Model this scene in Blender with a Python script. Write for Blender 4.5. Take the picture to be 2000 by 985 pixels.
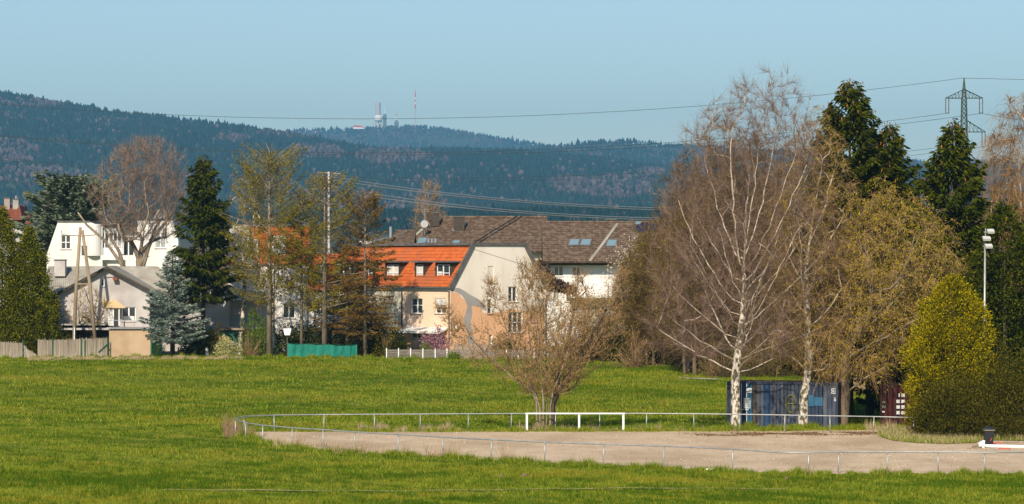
import bpy, bmesh, math, random
import numpy as np
from mathutils import Vector, Matrix, noise
from mathutils.geometry import tessellate_polygon
for o in list(bpy.data.objects): bpy.data.objects.remove(o)
SC = bpy.context.scene; COL = SC.collection
# ---------------------------------------------------------------- camera, sky, sun
F = 6000.0; HY = 520.0; HC = 9.0          # focal length in photo pixels, horizon row, camera height
cam = bpy.data.cameras.new('camera'); camo = bpy.data.objects.new('camera', cam); COL.objects.link(camo)
cam.sensor_width = 36; cam.lens = 36*F/2000; cam.shift_y = (HY-492.5)/2000
cam.clip_start = 1; cam.clip_end = 40000
camo.location = (0, 0, HC); camo.rotation_euler = (math.pi/2, 0, 0); SC.camera = camo
SUN_EL, SUN_AZ = math.radians(36), math.radians(15)   # azimuth: left of straight behind the camera
sv = Vector((-math.sin(SUN_AZ)*math.cos(SUN_EL), -math.cos(SUN_AZ)*math.cos(SUN_EL), math.sin(SUN_EL)))
W = bpy.data.worlds.new("World"); SC.world = W; W.use_nodes = True
nt = W.node_tree; bg = nt.nodes['Background']; sky = nt.nodes.new('ShaderNodeTexSky')
sky.sky_type = 'NISHITA'; sky.sun_disc = False; sky.sun_elevation = SUN_EL
sky.sun_rotation = math.pi + SUN_AZ
sky.air_density = 1.0; sky.dust_density = 0.3; sky.ozone_density = 2.6; sky.altitude = 100
nt.links.new(sky.outputs[0], bg.inputs[0]); bg.inputs[1].default_value = 0.099
sun = bpy.data.lights.new('sun', 'SUN'); sun.energy = 5.0; sun.angle = math.radians(0.5); sun.color = (1.0, 0.88, 0.72)
suno = bpy.data.objects.new('sun', sun); COL.objects.link(suno)
suno.rotation_euler = sv.to_track_quat('Z', 'Y').to_euler(); suno.location = (-60, -60, 80)
SC.view_settings.view_transform = 'Standard'; SC.view_settings.look = 'None'
SC.view_settings.exposure = 0.36; SC.view_settings.gamma = 1.0
SC.render.engine = 'CYCLES'
SC.cycles.max_bounces = 6; SC.cycles.diffuse_bounces = 3; SC.cycles.glossy_bounces = 2
SC.cycles.transmission_bounces = 3; SC.cycles.transparent_max_bounces = 8; SC.cycles.volume_bounces = 0
SC.cycles.use_denoising = True
# ---------------------------------------------------------------- helpers
rnd = random.Random(7)
def P(px, py, Y): return Vector(((px-1000)/F*Y, Y, HC+(HY-py)/F*Y))
def XA(px, Y): return (px-1000)/F*Y
def ZA(py, Y): return HC+(HY-py)/F*Y
def YG(py): return HC*F/(py-HY)           # distance of flat ground seen at a row
def sstep(a, b, x):
    t = min(1, max(0, (x-a)/(b-a))); return t*t*(3-2*t)
def gz(X, Y):
    z = 1.5*sstep(185, 252, Y)
    z += 0.10*math.sin(X*0.11+1)*math.sin(Y*0.07)*sstep(172, 200, Y)
    return z
def tag(o, label=None, cat=None, group=None, kind=None):
    if label: o['label'] = label
    if cat: o['category'] = cat
    if group: o['group'] = group
    if kind: o['kind'] = kind
    return o
def empty(name, loc, label, cat, group=None, rz=0):
    o = bpy.data.objects.new(name, None); COL.objects.link(o); o.location = loc; o.rotation_euler = (0, 0, rz)
    o.empty_display_size = 0.2
    return tag(o, label, cat, group)
def link(name, me, mat=None, parent=None, loc=None, smooth=False):
    o = bpy.data.objects.new(name, me); COL.objects.link(o)
    if mat and not me.materials: me.materials.append(mat)
    if smooth: me.polygons.foreach_set('use_smooth', [True]*len(me.polygons))
    if parent: o.parent = parent
    if loc is not None: o.location = loc
    return o
def npmesh(name, V, Fc):
    """V (n,3); Fc (m,k) uniform faces"""
    V = np.asarray(V, dtype=np.float32); Fc = np.asarray(Fc, dtype=np.int32)
    me = bpy.data.meshes.new(name); n = len(V); m, k = Fc.shape
    me.vertices.add(n); me.vertices.foreach_set('co', V.ravel())
    me.loops.add(m*k); me.loops.foreach_set('vertex_index', Fc.ravel())
    me.polygons.add(m); me.polygons.foreach_set('loop_start', np.arange(0, m*k, k, dtype=np.int32))
    me.update(calc_edges=True); return me
class MB:
    def __init__(s): s.v = []; s.f = []
    def quad(s, *pts):
        n = len(s.v); s.v += [tuple(p) for p in pts]; s.f.append(tuple(range(n, n+len(pts)))); return s
    def box(s, c, size, rz=0, tilt=None):
        c = Vector(c); hx, hy, hz = size[0]/2, size[1]/2, size[2]/2; n = len(s.v)
        R = Matrix.Rotation(rz, 3, 'Z')
        if tilt is not None: R = R @ tilt
        for z in (-hz, hz):
            for x, y in ((-hx, -hy), (hx, -hy), (hx, hy), (-hx, hy)):
                s.v.append(tuple(c + R @ Vector((x, y, z))))
        for q in ((3,2,1,0),(4,5,6,7),(0,1,5,4),(1,2,6,5),(2,3,7,6),(3,0,4,7)): s.f.append(tuple(n+i for i in q))
        return s
    def tube(s, pts, r, n=6, r2=None, cap=True):
        pts = [Vector(p) for p in pts]; k = len(pts); b = len(s.v)
        for i, p in enumerate(pts):
            t = (pts[min(i+1, k-1)]-pts[max(i-1, 0)]).normalized()
            a = t.cross(Vector((0, 0, 1)))
            if a.length < 1e-3: a = Vector((1, 0, 0))
            a.normalize(); c = t.cross(a)
            rr = r if r2 is None else r+(r2-r)*i/(k-1)
            for j in range(n):
                an = 2*math.pi*j/n; s.v.append(tuple(p+a*(math.cos(an)*rr)+c*(math.sin(an)*rr)))
        for i in range(k-1):
            for j in range(n):
                j2 = (j+1) % n; s.f.append((b+i*n+j, b+i*n+j2, b+(i+1)*n+j2, b+(i+1)*n+j))
        if cap:
            s.f.append(tuple(b+j for j in range(n))[::-1]); s.f.append(tuple(b+(k-1)*n+j for j in range(n)))
        return s
    def prism(s, poly, d):
        """poly: list of 3D points, d: extrusion vector"""
        n = len(s.v); k = len(poly); d = Vector(d)
        s.v += [tuple(Vector(p)) for p in poly]+[tuple(Vector(p)+d) for p in poly]
        s.f.append(tuple(range(n, n+k))); s.f.append(tuple(range(n+2*k-1, n+k-1, -1)))
        for i in range(k): j = (i+1) % k; s.f.append((n+i, n+k+i, n+k+j, n+j))
        return s
    def lathe(s, c, prof, n=12):
        c = Vector(c); b = len(s.v)
        for r, z in prof:
            for j in range(n): a = 2*math.pi*j/n; s.v.append((c.x+r*math.cos(a), c.y+r*math.sin(a), c.z+z))
        for i in range(len(prof)-1):
            for j in range(n): j2 = (j+1) % n; s.f.append((b+i*n+j, b+i*n+j2, b+(i+1)*n+j2, b+(i+1)*n+j))
        s.f.append(tuple(b+j for j in range(n))[::-1]); s.f.append(tuple(b+(len(prof)-1)*n+j for j in range(n)))
        return s
    def build(s, name, mat, parent=None, smooth=False, label=None):
        me = bpy.data.meshes.new(name); me.from_pydata(s.v, [], s.f); me.update()
        bm = bmesh.new(); bm.from_mesh(me); bmesh.ops.recalc_face_normals(bm, faces=bm.faces); bm.to_mesh(me); bm.free()
        o = link(name, me, mat, parent, smooth=smooth)
        if parent is not None: o.matrix_parent_inverse = wm(parent).inverted()   # geometry is given in world coordinates
        if label: o['label'] = label
        return o
def wm(o):
    m = Matrix.LocRotScale(o.location, o.rotation_euler, o.scale)
    if o.parent: m = wm(o.parent) @ o.matrix_parent_inverse @ m
    return m
def copy_tree(o, loc=None, rz=None, scale=None, parent=None):
    c = o.copy(); COL.objects.link(c)
    if parent: c.parent = parent
    if loc is not None: c.location = loc
    if rz is not None: c.rotation_euler = (0, 0, rz)
    if scale is not None: c.scale = scale
    for ch in [x for x in KIDS.get(o.name, [])]: copy_tree(ch, parent=c)
    return c
KIDS = {}
def kid(parent, o): KIDS.setdefault(parent.name, []).append(o); return o
# ---------------------------------------------------------------- materials
def principled(name, col, rough=0.8, spec=0.3, metal=0, emit=None):
    m = bpy.data.materials.new(name); m.use_nodes = True; b = m.node_tree.nodes['Principled BSDF']
    b.inputs['Base Color'].default_value = (*col, 1); b.inputs['Roughness'].default_value = rough
    b.inputs['Specular IOR Level'].default_value = spec; b.inputs['Metallic'].default_value = metal
    return m
def noisy(name, c1, c2, scale=3, detail=6, rough=0.85, bump=0.0, bscale=None, stretch=None, c3=None, s3=0.3, spec=0.2, lo=0.35, hi=0.65, metal=0):
    """two tones mixed by object-space noise, a third on a large scale"""
    m = principled(name, c1, rough, spec, metal); n = m.node_tree.nodes; l = m.node_tree.links; b = n['Principled BSDF']
    tc = n.new('ShaderNodeTexCoord'); mp = n.new('ShaderNodeMapping'); l.new(tc.outputs['Object'], mp.inputs[0])
    if stretch: mp.inputs['Scale'].default_value = stretch
    nz = n.new('ShaderNodeTexNoise'); nz.inputs['Scale'].default_value = scale; nz.inputs['Detail'].default_value = detail
    l.new(mp.outputs[0], nz.inputs['Vector'])
    r = n.new('ShaderNodeValToRGB'); r.color_ramp.elements[0].position = lo; r.color_ramp.elements[1].position = hi
    r.color_ramp.elements[0].color = (*c1, 1); r.color_ramp.elements[1].color = (*c2, 1); l.new(nz.outputs[0], r.inputs[0])
    out = r.outputs[0]
    if c3:
        n3 = n.new('ShaderNodeTexNoise'); n3.inputs['Scale'].default_value = s3; n3.inputs['Detail'].default_value = 4
        l.new(mp.outputs[0], n3.inputs['Vector'])
        r3 = n.new('ShaderNodeValToRGB'); r3.color_ramp.elements[0].position = .48; r3.color_ramp.elements[1].position = .68
        l.new(n3.outputs[0], r3.inputs[0])
        mx = n.new('ShaderNodeMix'); mx.data_type = 'RGBA'; l.new(r3.outputs[0], mx.inputs[0]); l.new(out, mx.inputs[6]); mx.inputs[7].default_value = (*c3, 1); out = mx.outputs[2]
    l.new(out, b.inputs['Base Color'])
    if bump:
        nb = n.new('ShaderNodeTexNoise'); nb.inputs['Scale'].default_value = bscale or scale*4; nb.inputs['Detail'].default_value = 4
        l.new(mp.outputs[0], nb.inputs['Vector']); bp = n.new('ShaderNodeBump'); bp.inputs['Strength'].default_value = bump; bp.inputs['Distance'].default_value = 0.05
        l.new(nb.outputs[0], bp.inputs['Height']); l.new(bp.outputs[0], b.inputs['Normal'])
    return m
def leafmat(name, cols, trans=0.25, rough=0.6):
    """foliage: colour picked per leaf island, a little light through the leaf"""
    m = bpy.data.materials.new(name); m.use_nodes = True; n = m.node_tree.nodes; l = m.node_tree.links
    b = n['Principled BSDF']; b.inputs['Roughness'].default_value = rough; b.inputs['Specular IOR Level'].default_value = 0.04
    g = n.new('ShaderNodeNewGeometry'); r = n.new('ShaderNodeValToRGB'); r.color_ramp.interpolation = 'LINEAR'
    e = r.color_ramp.elements
    for i, c in enumerate(cols):
        p = i/(len(cols)-1)
        if i == 0: e[0].position = 0; e[0].color = (*c, 1)
        elif i == len(cols)-1: e[len(e)-1].position = 1; e[len(e)-1].color = (*c, 1)
        else: x = e.new(p); x.color = (*c, 1)
    l.new(g.outputs['Random Per Island'], r.inputs[0]); l.new(r.outputs[0], b.inputs['Base Color'])
    if trans:
        t = n.new('ShaderNodeBsdfTranslucent'); l.new(r.outputs[0], t.inputs[0]); mx = n.new('ShaderNodeMixShader'); mx.inputs[0].default_value = trans
        l.new(b.outputs[0], mx.inputs[1]); l.new(t.outputs[0], mx.inputs[2]); l.new(mx.outputs[0], n['Material Output'].inputs[0])
    return m
# ---------------------------------------------------------------- land, hills, haze
def interp(pts, x):
    if x <= pts[0][0]: return pts[0][1]
    for (a, b), (c, d) in zip(pts, pts[1:]):
        if x <= c: return b+(d-b)*(x-a)/(c-a)
    return pts[-1][1]
# ridges: (distance, skyline rows by column, half width in depth)
RIDGES = [
 (5200, [(-700,140),(-200,175),(0,193),(100,212),(250,235),(400,250),(540,264),(700,284),(850,290),(1000,300),(1200,330),(1500,360),(2300,390)], 2300),
 (6800, [(-400,330),(400,300),(700,300),(950,300),(1040,290),(1150,283),(1250,283),(1330,291),(1450,296),(1600,306),(1750,312),(1850,330),(2000,350),(2400,360)], 1900),
 (9500, [(-400,300),(300,270),(480,268),(560,260),(640,255),(740,250),(840,255),(900,263),(1000,276),(1100,290),(1250,310),(2400,330)], 2100),
 (2600, [(-500,400),(0,418),(400,424),(800,420),(1300,418),(1700,424),(2400,410)], 1500),
]
def hz(X, Y):
    if Y < 330: return gz(X, Y)-0.4
    z = 1.1
    for (D, pr, w) in RIDGES:
        px = 1000+X*F/D
        top = HC+(HY-interp(pr, px))/F*D
        t = abs(Y-D)/w if Y < D else abs(Y-D)/(w*1.3)
        if t < 1: z = max(z, top*(1-t*t*(3-2*t)) if Y > D else top*(1-t)**1.0*(1+0.25*math.sin(t*6.2)*t))
    z = z + (noise.noise(Vector((X/420, Y/420, 0)))*16+noise.noise(Vector((X/150, Y/150, 5)))*5)*sstep(1800, 3200, Y)
    return max(z, 1.1)
ys = np.concatenate([[-250, -100, 0, 100, 200, 329], np.geomspace(331, 12800, 190)])
xs = np.concatenate([np.linspace(-3300, -1700, 12), np.linspace(-1650, 1650, 150), np.linspace(1700, 3300, 12)])
V = [(x, y, hz(x, y)) for y in ys for x in xs]; nx = len(xs)
Fc = [(j*nx+i, j*nx+i+1, (j+1)*nx+i+1, (j+1)*nx+i) for j in range(len(ys)-1) for i in range(nx-1)]
M_hill = noisy('hillside', (.035, .05, .03), (.06, .06, .045), .01, rough=1)
tag(link('hills', npmesh('hills', V, Fc), M_hill, smooth=True), kind='structure')
# haze
hb = MB().box((0, 6250, 324), (7000, 13200, 654)); hzo = hb.build('haze', None)
mh = bpy.data.materials.new('air'); mh.use_nodes = True; n = mh.node_tree.nodes; n.clear()
out = n.new('ShaderNodeOutputMaterial'); pv = n.new('ShaderNodeVolumePrincipled')
pv.inputs['Color'].default_value = (.29, .70, 1, 1); pv.inputs['Density'].default_value = 0.98e-4; pv.inputs['Anisotropy'].default_value = 0.2
mh.node_tree.links.new(pv.outputs[0], out.inputs['Volume']); hzo.data.materials.append(mh); tag(hzo, kind='stuff')
# forest on the hills: conifers and bare broadleaf, each tree a small spire or a lumpy dome
def forest(name, pts, hs, kind, mat):
    rs = np.random.RandomState(3)
    pts = np.array(pts); n = len(pts); hs = np.array(hs)
    if kind == 'spire': prof = [(0.0, .30), (.42, .21), (1.0, 0.01)]; ns = 5
    else: prof = [(0.0, .2), (.4, .48), (.8, .34), (1.0, 0.03)]; ns = 5
    V = []; rot = rs.rand(n)*6.28
    for (t, r) in prof:
        for j in range(ns):
            a = rot+2*math.pi*j/ns; rr = r*hs*(1+.35*(rs.rand(n)-.5))
            V.append(np.stack([pts[:, 0]+np.cos(a)*rr, pts[:, 1]+np.sin(a)*rr, pts[:, 2]+hs*t*(1+0*rr)], 1))
    V = np.stack(V, 1).reshape(-1, 3); K = len(prof)*ns; fl = []
    for i in range(len(prof)-1):
        for j in range(ns): fl.append((i*ns+j, i*ns+(j+1) % ns, (i+1)*ns+(j+1) % ns, (i+1)*ns+j))
    Fa = (np.array(fl)[None]+(np.arange(n)*K)[:, None, None]).reshape(-1, 4)
    return tag(link(name, npmesh(name, V, Fa), mat), kind='stuff')
M_con = leafmat('far_conifer', [(.004, .015, .014), (.008, .026, .022), (.015, .036, .029)], 0, 1)
M_dec = leafmat('far_bare_wood', [(.042, .033, .036), (.07, .054, .056), (.11, .082, .083)], 0, 1)
r1 = np.random.RandomState(11)
pc, hc_, pd, hd = [], [], [], []
def bare_patch(X, Y, z):
    px = 1000+X*F/Y; py = HY-(z-HC)*F/Y
    for (cx, cy, rx, ry) in ((70,205,75,9),(20,300,60,26),(60,345,90,16),(560,262,70,7),(640,270,90,5),(770,310,75,17),(620,300,60,14),(1210,368,70,24),(1130,365,60,16),(1270,340,30,8),(920,275,60,5),(450,275,40,7)):
        d = ((px-cx)/rx)**2+((py-cy)/ry)**2
        if d < 1+.5*noise.noise(Vector((X/60, Y/120, 3))): return .75
    v = noise.noise(Vector((X/260, Y/420, 1)))+.5*noise.noise(Vector((X/70, Y/90, 2)))
    return .4 if v > .34 else .03
cand = []
for N in range(150000):
    Y = (1900+1300*r1.rand()) if N % 8 == 0 else (2900+2600*r1.rand() if N % 8 < 4 else (5000+2300*r1.rand() if N % 8 < 6 else 7200+2800*r1.rand()))
    X = (r1.rand()*2300-1150)/F*Y
    cand.append((Y, X))
cand.sort(); hor = [9999]*2300
for Y, X in cand:
    z = hz(X, Y)
    if z < 6: continue
    s = F/Y; h = (4.5+3.5*r1.rand()) if Y < 3300 else (7+5.5*r1.rand())
    if Y > 7500: h *= 1.15
    if r1.rand() < .04: h *= 1.35
    if noise.noise(Vector((X/130, Y/200, 9))) > .15: h *= .75
    bare = r1.rand() < bare_patch(X, Y, z)
    c = int(1150+X*s); row = HY-(z+h-HC)*s
    if not 0 <= c < 2300 or row > min(hor[c], hor[max(0, c-2)], hor[min(2299, c+2)])+3: continue
    hor[c] = min(hor[c], row+h*s*.75)
    if bare: pd.append((X, Y, z-1)); hd.append(h*.8)
    else: pc.append((X, Y, z-1)); hc_.append(h)
print('forest', len(pc), len(pd))
forest('distant_conifer_forest', pc, hc_, 'spire', M_con); forest('distant_bare_forest', pd, hd, 'dome', M_dec)
# meadow sheet
def grassmat():
    m = principled('meadow_soil_and_turf', (.08, .12, .02), .95, .1); n = m.node_tree.nodes; l = m.node_tree.links; b = n['Principled BSDF']
    tc = n.new('ShaderNodeTexCoord')
    def nz(scale, st, det=6):
        mp = n.new('ShaderNodeMapping'); mp.inputs['Scale'].default_value = st; l.new(tc.outputs['Object'], mp.inputs[0])
        t = n.new('ShaderNodeTexNoise'); t.inputs['Scale'].default_value = scale; t.inputs['Detail'].default_value = det; l.new(mp.outputs[0], t.inputs[0]); return t.outputs[0]
    def ramp(src, a, b_, c1, c2):
        r = n.new('ShaderNodeValToRGB'); r.color_ramp.elements[0].position = a; r.color_ramp.elements[1].position = b_
        r.color_ramp.elements[0].color = (*c1, 1); r.color_ramp.elements[1].color = (*c2, 1); l.new(src, r.inputs[0]); return r.outputs[0]
    def mix(f, a, b_):
        x = n.new('ShaderNodeMix'); x.data_type = 'RGBA'; l.new(f, x.inputs[0]); l.new(a, x.inputs[6]); l.new(b_, x.inputs[7]); return x.outputs[2]
    fine = ramp(nz(6, (1, .4, 1)), .3, .7, G_DARK, G_PALE)
    yel = ramp(nz(3, (1, .4, 1)), .3, .7, (.14, .14, .01), (.24, .22, .02))
    dark = ramp(nz(4, (1, .4, 1)), .3, .7, (.045, .075, .003), (.085, .13, .004))
    f1 = ramp(nz(.09, (.5, 1.6, 1)), .45, .68, (0, 0, 0), (1, 1, 1)); f2 = ramp(nz(.12, (.6, 1.4, 1), 3), .5, .7, (0, 0, 0), (.8, .8, .8))
    l.new(mix(f2, mix(f1, fine, dark), yel), b.inputs['Base Color']); return m
G_DARK, G_PALE = (.09, .115, .002), (.17, .19, .004)  # darker and paler turf tones, mixed at random by noise
M_turf = grassmat()
xs = np.linspace(-75, 75, 151); ys = np.concatenate([np.linspace(-20, 90, 12), np.linspace(91, 331, 241)])
V = [(x, y, gz(x, y)+.03*noise.noise(Vector((x*.6, y*.6, 0)))) for y in ys for x in xs]; nx = len(xs)
Fc = [(j*nx+i, j*nx+i+1, (j+1)*nx+i+1, (j+1)*nx+i) for j in range(len(ys)-1) for i in range(nx-1)]
tag(link('meadow', npmesh('meadow', V, Fc), M_turf, smooth=True), kind='structure')
# ---------------------------------------------------------------- plants
def unit(a): return a/np.maximum(np.linalg.norm(a, axis=-1, keepdims=True), 1e-9)
def skeleton(trunk, targets, rs, up=0.6, seg=0.8, sag=0.0, jit=0.05, prim=()):
    """trunk: polyline points; every target in the crown is joined to the nearest fitting node"""
    pos = []; par = []; tang = []
    for a, b in zip(trunk, trunk[1:]):
        a = np.array(a, float); b = np.array(b, float); k = max(1, int(np.linalg.norm(b-a)/seg))
        for i in range(k):
            pos.append(a+(b-a)*i/k); par.append(len(pos)-2); tang.append(unit(b-a))
    pos.append(np.array(trunk[-1], float)); par.append(len(pos)-2); tang.append(tang[-1])
    nt0 = len(pos)
    for pl in prim:
        pl = np.array(pl, float); d = np.linalg.norm(np.array(pos[:nt0])-pl[0], axis=1); prev = int(np.argmin(d)); last = pos[prev]
        for a, b in zip(pl, pl[1:]):
            k = max(1, int(np.linalg.norm(b-a)/seg))
            for i in range(1, k+1):
                p = a+(b-a)*i/k; pos.append(p); par.append(prev); tang.append(unit(p-last)); last = p; prev = len(pos)-1
    A = np.zeros((len(pos)+len(targets)*14, 3)); A[:len(pos)] = pos; n = len(pos)
    Tn = np.zeros_like(A); Tn[:n] = tang; par = par+[0]*(len(A)-n)
    tr = np.array(trunk, float); zmin = tr[0, 2]+(targets[:, 2].min()-tr[0, 2])*.35
    free = np.zeros(len(A), bool); free[:n] = A[:n, 2] > zmin
    d0 = np.min(np.linalg.norm(targets[:, None]-A[None, :n], axis=2), axis=1)
    order = np.argsort(d0*(.6+.8*rs.rand(len(targets))))
    for ti in order:
        T = targets[ti]; v = T-A[:n]; d = np.linalg.norm(v, axis=1)+1e-6
        cosu = v[:, 2]/d; al = np.sum(v*Tn[:n], axis=1)/d
        cost = d*(1+up*(1-cosu)+.45*(1-al)); cost[~free[:n]] = 1e9
        i = int(np.argmin(cost)); dd = d[i]
        if dd < .12: continue
        k = int(min(12, max(2, math.ceil(dd/seg)))); P0 = A[i]
        P1 = P0+(Tn[i]*.3+unit(v[i])*.7)*dd*.45+np.array([0, 0, sag*dd*.3])
        prev = i; last = P0
        for q in range(1, k+1):
            t = q/k; p = P0*(1-t)**2+2*P1*t*(1-t)+T*t*t
            if q < k: p = p+rs.randn(3)*jit*min(1, dd*.25)
            if n >= len(A): break
            A[n] = p; Tn[n] = unit(p-last); par[n] = prev; free[n] = True; last = p; prev = n; n += 1
    par = par[:n]; A = A[:n]; Tn = Tn[:n]
    tips = np.zeros(n); nch = np.zeros(n, int)
    for i in range(1, n): nch[par[i]] += 1
    for i in range(n-1, 0, -1):
        if nch[i] == 0: tips[i] = 1
        tips[par[i]] += tips[i]
    return A, Tn, par, tips, nch
def branch_mesh(A, par, R, lo, hi, rs):
    """tapering tubes through nodes whose radius lies in [lo, hi)"""
    n = len(A); ch = [[] for _ in range(n)]
    for i in range(1, n): ch[par[i]].append(i)
    V = []; Q = []; nv = 0
    stack = [(0, None)]
    while stack:
        s, p0 = stack.pop()
        line = ([p0] if p0 is not None else [])+[s]; c = s
        while ch[c]:
            m = max(ch[c], key=lambda q: R[q])
            for q in ch[c]:
                if q != m: stack.append((q, c))
            line.append(m); c = m
        idx = [q for q in line]; rr = R[idx].copy()
        if p0 is not None: rr[0] = rr[1]
        keep = (rr >= lo) & (rr < hi)
        if keep.sum() < 1: continue
        a = int(np.argmax(keep)); b = len(keep)-int(np.argmax(keep[::-1]))
        a = max(0, a-1); b = min(len(idx), b)
        if b-a < 2: continue
        pts = A[idx[a:b]]; rr = rr[a:b].copy()
        if hi < 9: rr = np.minimum(rr, hi)
        k = len(pts); ns = 8 if rr[0] > .09 else (5 if rr[0] > .035 else 3)
        T = np.zeros((k, 3)); T[1:] += pts[1:]-pts[:-1]; T[:-1] += pts[1:]-pts[:-1]; T = unit(T)
        ref = np.array([.3, .2, 1.0]) if abs(T[0, 2]) < .8 else np.array([1.0, .1, 0])
        U = unit(np.cross(T, ref)); Wv = np.cross(T, U)
        an = np.arange(ns)*2*math.pi/ns
        ring = pts[:, None]+(U[:, None]*np.cos(an)[None, :, None]+Wv[:, None]*np.sin(an)[None, :, None])*rr[:, None, None]
        V.append(ring.reshape(-1, 3))
        i0 = (np.arange(k-1)*ns)[:, None]; j = np.arange(ns)[None]; j2 = (j+1) % ns
        Q.append((np.stack([i0+j, i0+j2, i0+ns+j2, i0+ns+j], -1)+nv).reshape(-1, 4)); nv += k*ns
    if not V: return np.zeros((0, 3)), np.zeros((0, 4), int)
    return np.concatenate(V), np.concatenate(Q)
def ribbons(S, D, L, w, rs, droop=0.0, segs=3):
    """thin tapering twigs: S starts, D directions, L lengths"""
    n = len(S); D = unit(D); side = unit(np.cross(D, rs.randn(n, 3)))
    V = []; 
    for q in range(segs+1):
        t = q/segs
        p = S+D*(L*t)[:, None]+np.array([0, 0, -1.])*(droop*L*t*t)[:, None]+(rs.randn(n, 3)*.03*L[:, None] if 0 < q < segs else 0)
        ww = (w*(1-.75*t))
        ww = ww[:, None] if hasattr(ww, 'shape') and getattr(ww, 'shape', ()) else ww
        V += [p-side*ww, p+side*ww]
    V = np.stack(V, 1); K = V.shape[1]
    fl = np.array([(2*q, 2*q+1, 2*q+3, 2*q+2) for q in range(segs)])
    return V.reshape(-1, 3), (fl[None]+(np.arange(n)*K)[:, None, None]).reshape(-1, 4)
def leaves(C, size, rs, D=None, aspect=.5, var=.5):
    """small four-cornered leaves at points C; D gives their long axis"""
    n = len(C); D = unit(rs.randn(n, 3)) if D is None else unit(D)
    side = unit(np.cross(D, rs.randn(n, 3))); s = size*(1-var/2+var*rs.rand(n))[:, None]
    V = np.stack([C, C+D*s*.5+side*s*aspect*.5, C+D*s, C+D*s*.5-side*s*aspect*.5], 1)
    return V.reshape(-1, 3), (np.arange(4)[None]+(np.arange(n)*4)[:, None])
def join(parts):
    V = []; Fq = []; n = 0
    for v, f in parts:
        if len(v) == 0: continue
        V.append(v); Fq.append(f+n); n += len(v)
    return np.concatenate(V), np.concatenate(Fq)
def part(name, vf, mat, parent, smooth=False):
    o = link(name, npmesh(name, *vf), mat, parent, smooth=smooth); kid(parent, o); return o
def crown_targets(n, rs, fn, shell=.55):
    """fn(t, az) -> radius at relative height t; targets (relative) denser toward the outside"""
    out = []
    while len(out) < n:
        t = rs.rand(); az = rs.rand()*6.2832; r = fn(t, az)
        if rs.rand() > (r/fn.rmax)**1.3: continue
        out.append((math.cos(az)*r*rs.rand()**(1-shell), math.sin(az)*r*rs.rand()**(1-shell), t))
    return np.array(out)
def prof(pts):
    ph = rnd.random()*6
    f = lambda t, az: interp(pts, t)*(1+.16*math.sin(2*az+ph)+.12*math.sin(3*az+7*t+ph))
    f.rmax = max(p[1] for p in pts); return f
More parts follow.
